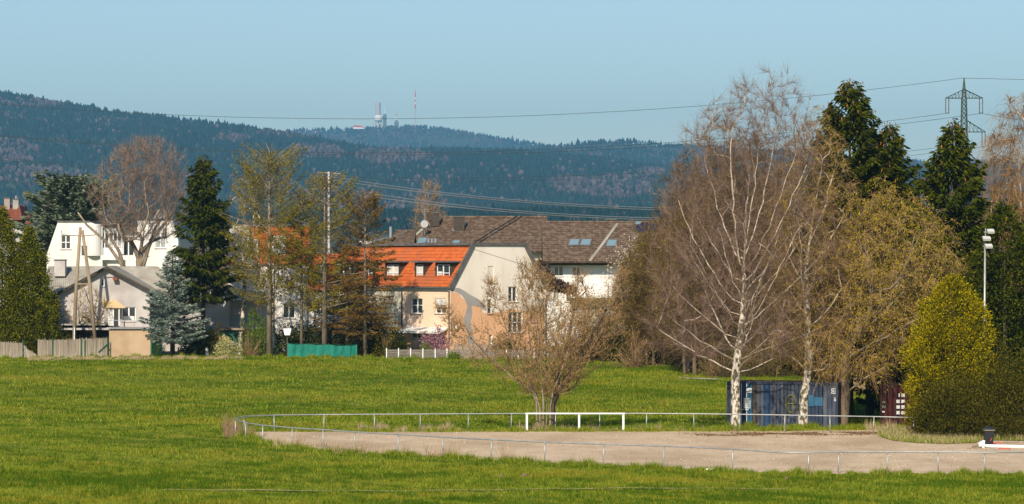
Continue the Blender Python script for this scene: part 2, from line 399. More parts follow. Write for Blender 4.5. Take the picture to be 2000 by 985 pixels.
def bare_tree(label, cat, base, H, z0, profile, trunk_r, mats, seed=1, n=500, up=.6, sag=0, lean=(0, 0), trunk_top=.75, twig=(3, .6, .006), droop=0, leaf=None,
              thick=.03, name='bare_tree', group=None, expo=.62, thin_r=.22, nprim=0, elev=(.6, 1.1), seg=.8, stems=None, squash=1.0, twist=0.15, limit=9000):
    rs = np.random.RandomState(seed); e = empty(name, base, label, cat, group)
    tg = crown_targets(n, rs, prof(profile)); tg[:, 2] = z0+(H-z0)*tg[:, 2]; tg[:, 1] *= squash
    if callable(lean): tg[:, :2] += np.array([lean(z) for z in tg[:, 2]])
    else: tg[:, :2] += np.array(lean)*(tg[:, 2:3]/H)
    def ax(z):
        l = lean(z) if callable(lean) else (lean[0]*z/H, lean[1]*z/H)
        return (l[0]+twist*math.sin(z*.7+seed), l[1]+twist*math.cos(z*.5+seed)*.6, z)
    trunk = [(0, 0, -.2)]+[ax(H*trunk_top*q/8) for q in range(1, 9)]
    trunk[1] = (trunk[1][0]*.4, trunk[1][1]*.4, trunk[1][2])
    prim = []; ta = np.array(trunk); pf = lambda z: interp(profile, min(1, max(0, (z-z0)/(H-z0))))
    for i in range(nprim):
        f = (i+.5)/nprim; zs = z0*.75+(H*trunk_top*.97-z0*.75)*f**1.1; az = i*2.4+rs.rand()*.7; el = elev[0]+(elev[1]-elev[0])*f+rs.randn()*.1
        s0 = np.array([np.interp(zs, ta[:, 2], ta[:, 0]), np.interp(zs, ta[:, 2], ta[:, 1]), zs]); d = np.array([math.cos(az), math.sin(az)*squash, 0])
        r = 0.3; z = zs; pts = [s0]
        while r < pf(z)*.9 and z < H*.96 and len(pts) < 24:
            e2 = el+.02*len(pts); r += .6*math.cos(e2); z += .6*math.sin(e2); off = (lean(z)[0] if callable(lean) else lean[0]*z/H)-(lean(zs)[0] if callable(lean) else lean[0]*zs/H)
            pts.append(np.array([s0[0]+d[0]*r+off+rs.randn()*.05, s0[1]+d[1]*r+rs.randn()*.05, z]))
        prim.append(pts)
    A, Tn, par, tips, nch = skeleton(trunk, tg, rs, up, seg, sag, .04, prim)
    R = tips**expo; R = R*trunk_r/R[0]; rt = R[nch == 0].min() if (nch == 0).any() else .01
    R = np.maximum(R, .006); R[:3] *= np.array([1.25, 1.12, 1.04])
    lm_ = mats[2] if len(mats) > 2 else None
    part('trunk', branch_mesh(A, par, R, .075 if lm_ else thick, 99, rs), mats[0], e, True)
    if lm_: part('limbs', branch_mesh(A, par, R, thick, .075, rs), lm_, e, True)
    pt = []
    if thick > 0.007: pt.append(branch_mesh(A, par, R, 0, thick, rs))
    thin = np.where(R < trunk_r*thin_r)[0]
    if twig[0]:
        idx = np.repeat(thin, twig[0]); 
        if len(idx) > limit: idx = idx[rs.permutation(len(idx))[:limit]]
        D = Tn[idx]*1.0+rs.randn(len(idx), 3)*.55+np.array([0, 0, .25 if droop < .4 else 0])
        L = twig[1]*(.5+rs.rand(len(idx)))
        pt.append(ribbons(A[idx]+rs.randn(len(idx), 3)*.02, D, L, twig[2], rs, droop))
    part('crown', join(pt), mats[1], e)
    if leaf:
        cnt, size, spread, lm, asp = leaf[:5]
        if len(idx := thin) and cnt:
            if droop > .3:
                j = rs.randint(0, len(D), cnt); t = rs.rand(cnt); ii = np.repeat(thin, twig[0])
                ii = ii[rs.permutation(len(ii))[:limit]] if len(ii) > limit else ii
                S = A[ii[j % len(ii)]]; C = S+unit(D[j])*(L[j]*t)[:, None]+np.array([0, 0, -1.])*(droop*L[j]*t*t)[:, None]+rs.randn(cnt, 3)*.05
            else:
                j = idx[rs.randint(0, len(idx), cnt)]; C = A[j]+rs.randn(cnt, 3)*spread
            Dl = rs.randn(cnt, 3)+np.array([0, 0, -1.2 if droop > .3 else .2])
            if len(leaf) > 5: C = C[C[:, 2] < leaf[5]*H]; Dl = Dl[:len(C)]
            part('foliage', leaves(C, size, rs, Dl, asp), lm, e)
    return e
def conifer(label, cat, base, H, pts, mats, seed=1, z0=.06, whorl=.45, per=7, droop=.35, tipup=.25, spray=(.38, .09), dens=1.0, name='spruce_tree', trunk_r=.22, cones=0, ang=0.15, gap=0.0, group=None, hang=.5, limbs=True, squash=1, vs=.35):
    rs = np.random.RandomState(seed); e = empty(name, base, label, cat, group)
    trunk = MB().tube([(0, 0, -.2), (0, 0, H*.5), (0, 0, H*.97)], trunk_r, 8, trunk_r*.15)
    me = bpy.data.meshes.new('trunk'); me.from_pydata(trunk.v, [], trunk.f); kid(e, link('trunk', me, mats[0], e, smooth=True))
    S = []; D = []; LS = []; RB = []
    bl = []
    z = z0*H
    while z < H*.985:
        t = z/H; R = interp(pts, t)
        k = max(3, int(per*(.6+.6*rs.rand())*min(1, .45+R/2)))
        for q in range(k):
            az = rs.rand()*6.283; L = R*(.72+.42*rs.rand())*(1+.12*math.sin(3*az+z))
            if rs.rand() < gap: continue
            bl.append((z+rs.randn()*.12, az, L))
        z += whorl*(.7+.6*rs.rand())*(1-.5*sstep(.5, 1, t))
    for (z, az, L) in bl:
        d = np.array([math.cos(az), math.sin(az)*squash, 0]); m = max(3, int(L/.28))
        tt = np.linspace(0, 1, m+1)
        tf = sstep(.5, 1, z/H)
        zz = z+L*(ang+.55*tf)*tt-droop*L*tt**1.4*(1-tf)+tipup*L*tt**3
        p = np.stack([d[0]*L*tt, d[1]*L*tt, zz], 1)
        RB.append((p, L))
        ns = max(3, int(L*L*6*dens+L*9*dens)); t = .12+.88*rs.rand(ns)**.8
        i = np.minimum((t*m).astype(int), m-1); f = (t*m-i)[:, None]; c = p[i]*(1-f)+p[i+1]*f
        side = np.array([-d[1], d[0], 0]); w = (1-t)*.33*L+.06
        lat = (rs.rand(ns)*2-1)*w
        c = c+side*lat[:, None]; c[:, 2] -= np.abs(lat)*.25+rs.rand(ns)*vs*(.4+.6*(1-t))
        S.append(c); D.append(d*1.0+side[None]*(np.sign(lat)[:, None]*.7)+rs.randn(ns, 3)*.3+np.array([0, 0, -hang]))
    S = np.concatenate(S); D = np.concatenate(D); n = len(S)
    # upper side sprays
    part('crown', leaves(S, spray[0], rs, D, spray[1]/spray[0]), mats[1], e)
    if limbs:
        vs = []
        st = np.array([r[0][0] for r in RB]); en = np.array([r[0][-1] for r in RB]); Ls = np.array([r[1] for r in RB])
        dd = en-st
        vs.append(ribbons(st, dd, np.linalg.norm(dd, axis=1), .03, rs, 0, 3))
        part('branches', join(vs), mats[0], e)
    if cones:
        far = [r[0][-1] for r in RB if r[0][-1][2] > H*.45]; C = np.array(far)[rs.randint(0, len(far), cones)]+rs.randn(cones, 3)*.22
        D = np.tile(np.array([0, 0, -1.]), (cones, 1))+rs.randn(cones, 3)*.12
        part('cones', join([leaves(C, .24, rs, D, .32), leaves(C, .24, rs, D, .32)]), mats[2], e)['kind'] = 'stuff'
    return e
def clumps(pts_, nrm, rs, per, rad, size, aspect, up=.5):
    """fans of leaves round points with an outward direction"""
    n = len(pts_); C = np.repeat(pts_, per, 0)+rs.randn(n*per, 3)*rad
    D = np.repeat(nrm, per, 0)*.8+rs.randn(n*per, 3)*.55+np.array([0, 0, up])
    return leaves(C, size, rs, D, aspect)
def thuja(label, base, H, pts, mats, seed=1, n=900, per=14, rad=.13, size=.2, name='thuja_tree', cat='conifer', lump=.12, group=None, trunk_r=.15, core=True, up=.6, inner=.35, squash=1):
    rs = np.random.RandomState(seed); e = empty(name, base, label, cat, group)
    tb = MB().tube([(0, 0, -.2), (0, 0, H*.8)], trunk_r, 7, .03); me = bpy.data.meshes.new('trunk'); me.from_pydata(tb.v, [], tb.f); kid(e, link('trunk', me, mats[0], e))
    az = rs.rand(n)*6.283; t = rs.rand(n); r = np.array([interp(pts, q) for q in t]); keep = rs.rand(n) < (.25+.75*r/max(p[1] for p in pts)); az, t, r = az[keep], t[keep], r[keep]
    m = 1+np.array([lump*2*noise.noise(Vector((math.cos(a)*2.2, math.sin(a)*2.2, q*H*.8+seed))) for a, q in zip(az, t)])
    r = r*m*(1-inner*rs.rand(len(r))**3)
    Pn = np.stack([np.cos(az)*r, np.sin(az)*r*squash, t*H], 1); N = np.stack([np.cos(az), np.sin(az), np.full(len(az), .25)], 1)
    parts_ = [clumps(Pn, N, rs, per, rad, size, .5, up)]
    part('crown', join(parts_), mats[1], e)
    return e
def shrub(label, base, R, H, mats, seed=1, n=200, per=14, leaf=(.09, .6), stems=14, name='shrub', cat='shrub', group=None, squash=.8, low=.0, airy=.5, rad=.14, sr=.012):
    """upright stems fanning from the base, leaves gathered towards the outside"""
    rs = np.random.RandomState(seed); e = empty(name, base, label, cat, group)
    az = rs.rand(n)*6.283; el = np.arcsin(low+(1-low)*rs.rand(n)); q = (rs.rand(n)**(1/3*airy))[:, None]
    Pn = np.stack([np.cos(az)*np.cos(el)*R, np.sin(az)*np.cos(el)*R*squash, H*np.sin(el)], 1)*q
    Pn *= (1+np.array([.62*noise.noise(Vector((p[0]*1.5+seed, p[1]*1.5, p[2]*1.5))) for p in Pn]))[:, None]; Pn[:, 2] = np.abs(Pn[:, 2])+.05
    k = stems*6; j = rs.randint(0, len(Pn), k); S = np.stack([rs.randn(k)*R*.1, rs.randn(k)*R*.08, np.zeros(k)-.05], 1)
    D = Pn[j]-S
    part('stems', join([ribbons(S, D+rs.randn(k, 3)*.1, np.linalg.norm(D, axis=1), sr, rs, -.05, 4)]), mats[0], e)
    if per: part('foliage', clumps(Pn, unit(Pn+np.array([0, 0, .3])), rs, per, rad, leaf[0], leaf[1], .2), mats[1], e)
    return e
M_birch = noisy('birch_bark', (.60, .53, .44), (.10, .085, .045), 5.5, 6, .8, .4, stretch=(1, 1, .6), lo=.47, hi=.56)
M_birchlimb = noisy('birch_limb_bark', (.58, .49, .39), (.34, .26, .19), 2.0, 4, .8, .2, lo=.45, hi=.65)
M_bark = noisy('brown_bark', (.10, .07, .045), (.19, .14, .09), 4, 6, .9, .5, stretch=(1, 1, .3))
M_barkg = noisy('grey_bark', (.17, .13, .09), (.30, .24, .17), 4, 6, .9, .5, stretch=(1, 1, .3))
M_barkd = noisy('dark_bark', (.05, .04, .03), (.10, .075, .05), 4, 6, .9, .5, stretch=(1, 1, .3))
M_twig_br = leafmat('red_brown_twigs', [(.12, .06, .045), (.22, .12, .085), (.30, .18, .13)], 0)
M_twig_tan = leafmat('tan_twigs', [(.18, .11, .055), (.29, .18, .09), (.38, .26, .14)], 0)
M_twig_pl = leafmat('pale_birch_twigs', [(.28, .20, .14), (.38, .28, .20), (.18, .11, .08)], 0)
M_twig_dk = leafmat('dark_twigs', [(.06, .045, .025), (.12, .09, .05), (.17, .13, .07)], 0)
# ---------------------------------------------------------------- building helpers
class Plane:
    """a vertical plane through (px0, Y0) running at angle th; px/py are turned into real u, z on it"""
    def __init__(s, px0, Y0, th, shift=0.0):
        s.th = math.radians(th); s.d = Vector((math.cos(s.th), math.sin(s.th), 0)); s.n = Vector((math.sin(s.th), -math.cos(s.th), 0))
        s.o = Vector((XA(px0, Y0), Y0, 0))-s.n*shift
    def uz(s, px, py):
        k = (px-1000)/F; u = (k*s.o.y-s.o.x)/(s.d.x-k*s.d.y); return u, ZA(py, s.o.y+u*s.d.y)
    def pt(s, u, z, dep=0): return s.o+s.d*u-s.n*dep+Vector((0, 0, z))
    def pp(s, px, py, dep=0): u, z = s.uz(px, py); return s.pt(u, z, dep)
    def rect(s, r): u0, z1 = s.uz(r[0], r[1]); u1, z0 = s.uz(r[2], r[3]); return u0, u1, z0, z1
    def box(s, mb, u0, u1, z0, z1, d0, d1):
        c = s.pt((u0+u1)/2, (z0+z1)/2, (d0+d1)/2); return mb.box(c, (abs(u1-u0), abs(d1-d0), abs(z1-z0)), s.th)
def wall(W, outline, holes, mat, parent, name='wall', reveal=.16, depth=.3, zb=None, label=None):
    out = [W.uz(*p) for p in outline]
    if zb is not None: out = [(u, zb if p[1] >= 9000 else z) for (u, z), p in zip(out, outline)]
    hs = [W.rect(h) for h in holes]
    loops = [[Vector((u, z, 0)) for u, z in out]]+[[Vector(q) for q in ((a, c, 0), (a, d, 0), (b, d, 0), (b, c, 0))] for a, b, c, d in hs]
    flat = [v for l in loops for v in l]; tris = tessellate_polygon(loops); mb = MB()
    mb.v = [tuple(W.pt(v.x, v.y)) for v in flat]; mb.f = [tuple(t) for t in tris]
    k = len(out)
    for i in range(k):
        a, b = out[i], out[(i+1) % k]; mb.quad(W.pt(*a), W.pt(*b), W.pt(*b, depth), W.pt(*a, depth))
    for a, b, c, d in hs:
        q = ((a, c), (a, d), (b, d), (b, c))
        for i in range(4): mb.quad(W.pt(*q[i]), W.pt(*q[(i+1) % 4]), W.pt(*q[(i+1) % 4], reveal), W.pt(*q[i], reveal))
    me = bpy.data.meshes.new(name); me.from_pydata(mb.v, [], mb.f); me.update(); o = link(name, me, mat, parent)
    if parent: o.matrix_parent_inverse = wm(parent).inverted()
    if label: o['label'] = label
    return o
def window(W, r, parent, cols=2, rows=1, mat=None, glass=None, shutter=0, sill=True, dep=.09, fw=.07, curtain=None, shmat=None, name='window', bar=.05, vsplit=None):
    a, b, c, d = W.rect(r); mat = mat or M_whitep; m = MB()
    W.box(m, a, a+fw, c, d, dep, dep+.06); W.box(m, b-fw, b, c, d, dep, dep+.06); W.box(m, a+fw, b-fw, d-fw, d, dep, dep+.06); W.box(m, a+fw, b-fw, c, c+fw, dep, dep+.06)
    for i in range(1, cols): x = a+(b-a)*i/cols; W.box(m, x-bar, x+bar, c+fw, d-fw, dep-.01, dep+.05)
    for i in range(1, rows):
        z = c+(d-c)*(vsplit or i/rows); W.box(m, a+fw, b-fw, z-bar*.7, z+bar*.7, dep-.005, dep+.045)
    f = m.build(name, mat, parent)
    g = MB().quad(W.pt(a, c, dep+.05), W.pt(b, c, dep+.05), W.pt(b, d, dep+.05), W.pt(a, d, dep+.05)); g.build('pane', glass or M_glass, f)
    if curtain: 
        cm = MB(); nf = max(4, int((b-a)*8)); pts = [(a+fw+(b-a-2*fw)*curtain[0]+(b-a-2*fw)*(curtain[1]-curtain[0])*i/nf, dep+.035+(.012 if i % 2 else 0)) for i in range(nf+1)]
        for (u1, d1), (u2, d2) in zip(pts, pts[1:]): cm.quad(W.pt(u1, c+fw, d1), W.pt(u2, c+fw, d2), W.pt(u2, c+fw+(d-c-2*fw)*curtain[2], d2), W.pt(u1, c+fw+(d-c-2*fw)*curtain[2], d1))
        cm.build('curtain', M_curtain, f)
    if shutter: 
        sm = MB(); hh = (d-c)*shutter; ns = max(2, int(hh/.09))
        for i in range(ns): z1 = d-.02-hh*i/ns; W.box(sm, a+.02, b-.02, z1-hh/ns+.012, z1, dep-.045, dep-.02)
        tag(sm.build('shutter', shmat or M_whitep, f), kind='stuff')
    if sill:
        s_ = MB(); W.box(s_, a-.06, b+.06, c-.055, c-.003, -.07, dep); s_.build('sill', M_sill, f)
    return f
def tile_roof(name, a, b, c, d, mat, parent, course=.34, pitch=.24, amp=.03, lift=.035, thick=.12, label=None, sag=0):
    """a eave left, b eave right, c ridge right, d ridge left; overlapping courses of wavy tiles"""
    a, b, c, d = map(Vector, (a, b, c, d)); nrm = (b-a).cross(d-a).normalized()
    if nrm.z < 0: nrm = -nrm
    rows = max(2, round(((d-a).length+(c-b).length)/2/course)); cols = max(4, round(max((b-a).length, (c-d).length)/pitch*2)); V = []; Fq = []
    for r in range(rows):
        for e_, v in enumerate((r/rows, (r+1)/rows)):
            for q in range(cols+1):
                u = q/cols; p = (a*(1-u)+b*u)*(1-v)+(d*(1-u)+c*u)*v
                p = p+nrm*((amp if q % 2 else 0)+(lift if e_ == 0 else 0)+.02*noise.noise(Vector((r*.7, q*.13, 1)))); V.append(tuple(p))
        n0 = r*2*(cols+1)
        for q in range(cols): Fq.append((n0+q, n0+q+1, n0+cols+2+q, n0+cols+1+q))
        if r:
            p0 = n0-(cols+1)
            for q in range(cols): Fq.append((p0+q, p0+q+1, n0+q+1, n0+q))
    n = len(V); V += [tuple(p-nrm*thick) for p in (a, b, c, d)]; Fq.append((n+3, n+2, n+1, n))
    Fq += [(0, cols, n+1, n), (0, n, n+3, (rows-1)*2*(cols+1)+cols+1), (cols, (rows*2)*(cols+1)-1, n+2, n+1)]
    me = bpy.data.meshes.new(name); me.from_pydata(V, [], Fq); me.update(); o = link(name, me, mat, parent)
    if parent: o.matrix_parent_inverse = wm(parent).inverted()
    if label: o['label'] = label
    return o
def slab(name, pts, th, mat, parent, label=None):
    return MB().prism(pts, (0, 0, -th)).build(name, mat, parent, label=label)
def chimney(W, r, dep, parent, mat, cap=True, d=.6, pots=0):
    a, b, c, dd = W.rect(r); m = MB(); W.box(m, a, b, c-.6, dd, dep, dep+d); ch = m.build('chimney', mat, parent)
    m = MB(); W.box(m, a-.06, b+.06, dd, dd+.09, dep-.06, dep+d+.06); m.build('chimney_cap', M_slate, ch)
    if pots:
        m = MB()
        for i in range(pots): p = W.pt(a+(b-a)*(i+1)/(pots+1), dd+.09, dep+d/2); m.lathe(p, [(.11, 0), (.11, .22), (.15, .25), (.05, .36)], 8)
        m.build('chimney_pot', M_metal, ch)
    return ch
M_white = noisy('white_render', (.78, .76, .72), (.68, .66, .62), .8, 6, .9, .05, stretch=(1, 1, .25), c3=(.60, .57, .51), s3=.7)
M_whitep = principled('white_paint', (.78, .78, .76), .45, .4)
M_greyr = noisy('grey_render', (.50, .47, .44), (.42, .39, .37), .9, 6, .9, .08, c3=(.36, .33, .31), s3=.5)
M_cream = noisy('cream_render', (.86, .77, .66), (.79, .70, .59), .5, 5, .9, .05, stretch=(1, 1, .3), c3=(.72, .63, .53), s3=.5)
M_peach = noisy('peach_render', (.84, .63, .45), (.80, .59, .42), .6, 5, .9, .04)
M_apric = noisy('apricot_paint', (.78, .44, .25), (.72, .40, .22), .6, 5, .9, .04)
M_paleyel = noisy('pale_grey_yellow_render', (.58, .55, .44), (.50, .48, .40), .6, 5, .9, .04)
M_mural = noisy('mural_grey_paint', (.33, .31, .29), (.38, .35, .32), .9, 5, .9, .04)
M_dormer = noisy('dark_brown_cladding', (.045, .035, .028), (.07, .055, .04), 3, 4, .7, .2)
M_glass = principled('window_glass', (.03, .04, .045), .06, .6)
M_glassl = principled('curtained_glass', (.34, .36, .36), .12, .6)
M_glassg = principled('green_balcony_glass', (.35, .43, .40), .2, .5)
M_curtain = principled('net_curtain', (.62, .60, .55), .9)
M_sill = principled('window_sill', (.30, .24, .20), .6)
M_slate = noisy('dark_sheet_metal', (.09, .085, .08), (.14, .13, .12), 2, 4, .6)
M_metal = principled('galvanised_steel', (.42, .43, .43), .45, .5, .6)
M_orange = noisy('orange_roof_tiles', (.52, .125, .028), (.38, .085, .02), 2.2, 6, .75, .2, c3=(.34, .10, .04), s3=.35)
M_brown = noisy('brown_weathered_roof_tiles', (.085, .055, .037), (.15, .10, .068), 2.5, 8, .9, .5, c3=(.17, .13, .09), s3=2.5)
M_redroof = noisy('old_red_roof_tiles', (.24, .075, .045), (.17, .06, .04), 2.5, 6, .9, .2)
M_eternit = noisy('weathered_fibre_cement', (.36, .34, .29), (.27, .25, .21), 1.2, 7, .9, .2, c3=(.22, .20, .16), s3=.5)
M_wood = noisy('weathered_wood', (.20, .15, .10), (.30, .24, .17), 3, 6, .85, .4, stretch=(1, 1, .2))
M_pole = noisy('grey_brown_pole_wood', (.22, .16, .10), (.32, .25, .17), 3, 6, .85, .4, stretch=(1, 1, .15))
M_brick = noisy('orange_brick', (.52, .16, .06), (.42, .12, .05), 5, 4, .85)
M_dark = principled('black_barbecue_cover', (.02, .018, .015), .9)  # black cover of the barbecue
# ---------------------------------------------------------------- orange roofed row house
YC = 258
hb_ = empty('row_house', (XA(880, YC), YC, 1.3), 'orange-tiled mansard row house with four dormers and a peach front beside a tall cream gable', 'house')
WF = Plane(880, YC, -50); WG = Plane(880, YC, 40)
EY = 561
wall(WF, [(786.5, 9000), (786.5, EY), (880, EY), (880, 9000)], [(803, 583, 825, 613), (850, 583, 871, 613), (803, 648, 824, 681)], M_peach, hb_, zb=.8)
wall(WF, [(724, 9000), (724, EY), (785.8, EY), (785.8, 9000)], [(752, 584, 773, 612)], M_paleyel, hb_, zb=.8, label='pale grey-yellow front wall of the left neighbour')
wall(WF, [(640, 9000), (640, EY), (723.3, EY), (723.3, 9000)], [(668, 590, 688, 618)], M_cream, hb_, zb=.8)
window(WF, (803, 583, 825, 613), hb_, 2, 2, vsplit=.55); window(WF, (850, 583, 871, 613), hb_, 2, 2, shutter=.42, vsplit=.5); window(WF, (803, 648, 824, 681), hb_, 2, 2, vsplit=.6)
window(WF, (752, 584, 773, 612), hb_, 1, 1, shutter=.98, shmat=M_paleyel); window(WF, (668, 590, 688, 618), hb_, 2, 1)
run, rise = 2.3, 0
uC, zE = WF.uz(880, EY); zE = ZA(EY, YC); zT = ZA(478, YC+1.5)
uL = WF.uz(632, EY)[0]
a = WF.pt(uL, zE, -.25); b = WF.pt(.02, zE, -.25); c = WF.pt(.02, zT, run); d = WF.pt(uL, zT, run)
tile_roof('roof', a, b, c, d, M_orange, hb_)
GW = 10.6
slab('flat_roof_top', [WF.pt(uL, zT+.16, run-.35), WF.pt(.0, zT+.16, run-.35), WF.pt(.0, zT+.16, GW-run+.3), WF.pt(uL, zT+.16, GW-run+.3)], .22, M_slate, hb_)
m = MB(); WF.box(m, uL, -.05, zE-.10, zE+.02, -.36, -.22); m.build('gutter', M_slate, hb_)
m = MB(); WF.box(m, uL, -.05, zE-.32, zE-.1, -.10, -.002); m.build('eave_board', M_whitep, hb_)
m = MB()
g1 = [(-.05, zE-.15), (run+.0, zT+.1), (run+.22, zT-.04), (.28, zE-.2)]
for dd0 in ([(-.28, zE-.1), (run, zT+.16), (run+.25, zT-.12), (.12, zE-.25)], [(run, zT+.16), (GW-run, zT+.16), (GW-run-.1, zT-.06), (run+.1, zT-.06)], [(GW-run, zT+.16), (GW+.28, zE-.1), (GW-.12, zE-.25), (GW-run-.25, zT-.12)]):
    m.prism([WG.pt(u, z, -.12) for u, z in dd0], -WG.n*.16)
m.build('verge_board', M_slate, hb_)
# gable end, painted below with a wavy grey band
def gpoly(pts): return [Vector(WG.pt(u, z)) for u, z in pts]
uw = lambda px, py: WG.uz(px, py)
outl = [(0, .8), (0, zE), (run, zT), (GW-run, zT), (GW, zE), (GW, .8)]
gw_ = [(953, 520, 964, 553), (993, 560, 1010, 590), (952, 585, 961, 613), (993, 610, 1021, 650), (955, 654, 962, 673), (1036, 600, 1050, 630)]
hs = [WG.rect(h) for h in gw_]
loops = [[Vector((u, z, 0)) for u, z in outl]]+[[Vector(q) for q in ((a_, c_, 0), (a_, d_, 0), (b_, d_, 0), (b_, c_, 0))] for a_, b_, c_, d_ in hs]
flat = [v for l in loops for v in l]; mb = MB(); mb.v = [tuple(WG.pt(v.x, v.y)) for v in flat]; mb.f = [tuple(t) for t in tessellate_polygon(loops)]
for a_, b_, c_, d_ in hs:
    q = ((a_, c_), (a_, d_), (b_, d_), (b_, c_))
    for i in range(4): mb.quad(WG.pt(*q[i]), WG.pt(*q[(i+1) % 4]), WG.pt(*q[(i+1) % 4], .16), WG.pt(*q[i], .16))
me = bpy.data.meshes.new('gable_wall'); me.from_pydata(mb.v, [], mb.f); me.update(); o = link('gable_wall', me, M_cream, hb_); o.matrix_parent_inverse = wm(hb_).inverted()
m = MB(); m.prism([WG.pt(u, z, .3) for u, z in outl], -WG.n*.1)
m.build('inner_wall', M_greyr, hb_)
m = MB(); m.quad(*[WF.pt(u, z, GW) for u, z in ((uL, .8), (0, .8), (0, zE), (uL, zE))]); m.quad(WF.pt(uL, zE, GW), WF.pt(0, zE, GW), WF.pt(0, zT, GW-run), WF.pt(uL, zT, GW-run))
m.quad(*[WF.pt(uL, z, dd) for z, dd in ((.8, 0), (zE, 0), (zT, run), (zT, GW-run), (zE, GW), (.8, GW))]); m.build('rear_wall', M_greyr, hb_)
window(WG, gw_[0], hb_, 1, 1, shutter=.97, shmat=M_cream, mat=M_slate); window(WG, gw_[1], hb_, 2, 1, mat=M_whitep); window(WG, gw_[2], hb_, 1, 1); window(WG, gw_[3], hb_, 3, 2); window(WG, gw_[4], hb_, 1, 1, glass=M_glassl); window(WG, gw_[5], hb_, 2, 1)
def sheet(W, pix, dep, mat, name, parent, holes=()):
    lo = [[Vector((*W.uz(*p), 0)) for p in pix]]
    for h in holes: a_, b_, c_, d_ = W.rect(h); lo.append([Vector(q) for q in ((a_, c_, 0), (a_, d_, 0), (b_, d_, 0), (b_, c_, 0))])
    fl = [v for l in lo for v in l]; me = bpy.data.meshes.new(name); me.from_pydata([tuple(W.pt(v.x, v.y, dep)) for v in fl], [], [tuple(t) for t in tessellate_polygon(lo)]); me.update()
    o = link(name, me, mat, parent); o.matrix_parent_inverse = wm(parent).inverted(); return o
sheet(WG, [(880.6, 706), (880.6, 570), (888, 571), (897, 575), (903, 583), (915, 590), (925, 592), (938, 600), (945, 612), (975, 610), (1000, 603), (1030, 612), (1063, 606), (1063, 706)], -.006, M_apric, 'painted_area', hb_, [(952, 611, 961, 613)][:0]+[gw_[3], gw_[4], gw_[5]])
sheet(WG, [(881, 566), (886, 562), (897, 563), (908, 569), (918, 576), (930, 582), (943, 592), (951, 603), (949, 608), (938, 601), (930, 598), (921, 598), (922, 612), (919, 632), (924, 655), (930, 680), (932, 706), (905, 706), (906, 690), (913, 672), (914, 655), (909, 640), (905, 625), (910, 610), (913, 598), (908, 586), (902, 577), (893, 572)], -.012, M_mural, 'painted_band', hb_)
for px in (786.1, 878.5):
    m = MB(); u = WF.uz(px, 600)[0]; m.tube([WF.pt(u, 1.0, -.08), WF.pt(u, zE-.1, -.08)], .05, 6); m.build('drain_pipe', M_dormer, hb_)
# dormers
WD = Plane(880, YC, -50, .32)
for (x0, x1, wx0, wx1, cols) in ((850, 880, 852.5, 877, 2), (810, 828, 812.5, 825.5, 1), (752, 780, 755, 778.5, 2), (716, 729, 718, 727, 1), (676, 695, 678, 693, 2)):
    u0, u1, z0, z1 = WD.rect((x0, 513, x1, 553)); m = MB()
    for q in ((u0, u0+.12), (u1-.12, u1)): WD.box(m, *q, z0, z1, 0, 1.9)
    WD.box(m, u0+.12, u1-.12, z1-.12, z1, 0, 1.9); WD.box(m, u0+.12, u1-.12, z0, z0+.1, 0, 1.9); WD.box(m, u0+.12, u1-.12, z0+.1, z1-.12, .3, .4)
    dm = m.build('dormer', M_dormer, hb_)
    m = MB(); WD.box(m, u0-.18, u1+.28, z1+.003, z1+.10, -.3, 2.2); m.build('dormer_roof', M_slate, dm)
    m = MB(); WD.box(m, u0-.18, u1+.28, z1+.103, z1+.13, -.32, 2.2); m.build('roof_flashing', M_metal, dm)
    window(WD, (wx0, 517, wx1, 550), hb_, cols, 2, sill=False, dep=.06, curtain=(.02, .35, .6) if x0 == 850 else ((.05, .95, .95) if x0 in (752, 810) else None))
chimney(Plane(880, YC, -50, 3.2), (825, 476, 852, 486), 0, hb_, M_brick, pots=3); chimney(Plane(880, YC, -50, 3.6), (727, 478, 752, 487), 0, hb_, M_brick)
# awning over the terrace door
u0, z1 = WF.uz(794, 638); u1 = WF.uz(876, 638)[0]
m = MB(); m.prism([WF.pt(u0, z1, -.05), WF.pt(u0, z1-.12, -.05), WF.pt(u0, z1-.52, -1.0), WF.pt(u0, z1-.35, -1.0)], WF.d*(u1-u0)); m.build('awning', M_white, hb_)
for a_, b_ in ((788, 802.5), (824.5, 877)): m = MB(); WF.box(m, WF.uz(a_, 0)[0], WF.uz(b_, 0)[0], .9, z1-.1, -.02, -.006); m.build('awning_shade_sheet', M_apric, hb_)  # darker orange sheets paint the awning's shade onto the lower wall
m = MB(); m.lathe(WG.pt(WG.uz(890, 640)[0], ZA(645, YC), -.1), [(.06, 0), (.12, .1), (.12, .3), (.05, .4)], 8); m.build('wall_lamp', M_whitep, hb_)
# ---------------------------------------------------------------- brown roofed houses behind
def brown_house(name, lab, px0, px1, eave, ridge, Y, wallm, wtop, extra=None, lr=None):
    e = empty(name, (XA((px0+px1)/2, Y), Y, 1.5), lab, 'house'); W_ = Plane(px0, Y, 0)
    w = XA(px1, Y)-XA(px0, Y); ze = ZA(eave, Y); dep = 5.5; zr = ZA(ridge, Y+dep)
    l0, r0 = lr or (0, 0)
    tile_roof('roof', W_.pt(-.4, ze, -.5), W_.pt(w+.4, ze, -.5), W_.pt(w+.4-r0, zr, dep), W_.pt(-.4+l0, zr, dep), M_brown, e, .34, .3, .03, .045)
    tile_roof('roof', W_.pt(w+.4, ze, 2*dep+.5), W_.pt(-.4, ze, 2*dep+.5), W_.pt(-.4+l0, zr, dep+.01), W_.pt(w+.4-r0, zr, dep+.01), M_brown, e, .8, .6, .03, .02)
    m = MB().tube([W_.pt(-.4+l0, zr+.04, dep), W_.pt(w+.4-r0, zr+.04, dep)], .13, 6); m.build('ridge_tiles', M_brown, e)
    return e, W_, w, ze, zr, dep
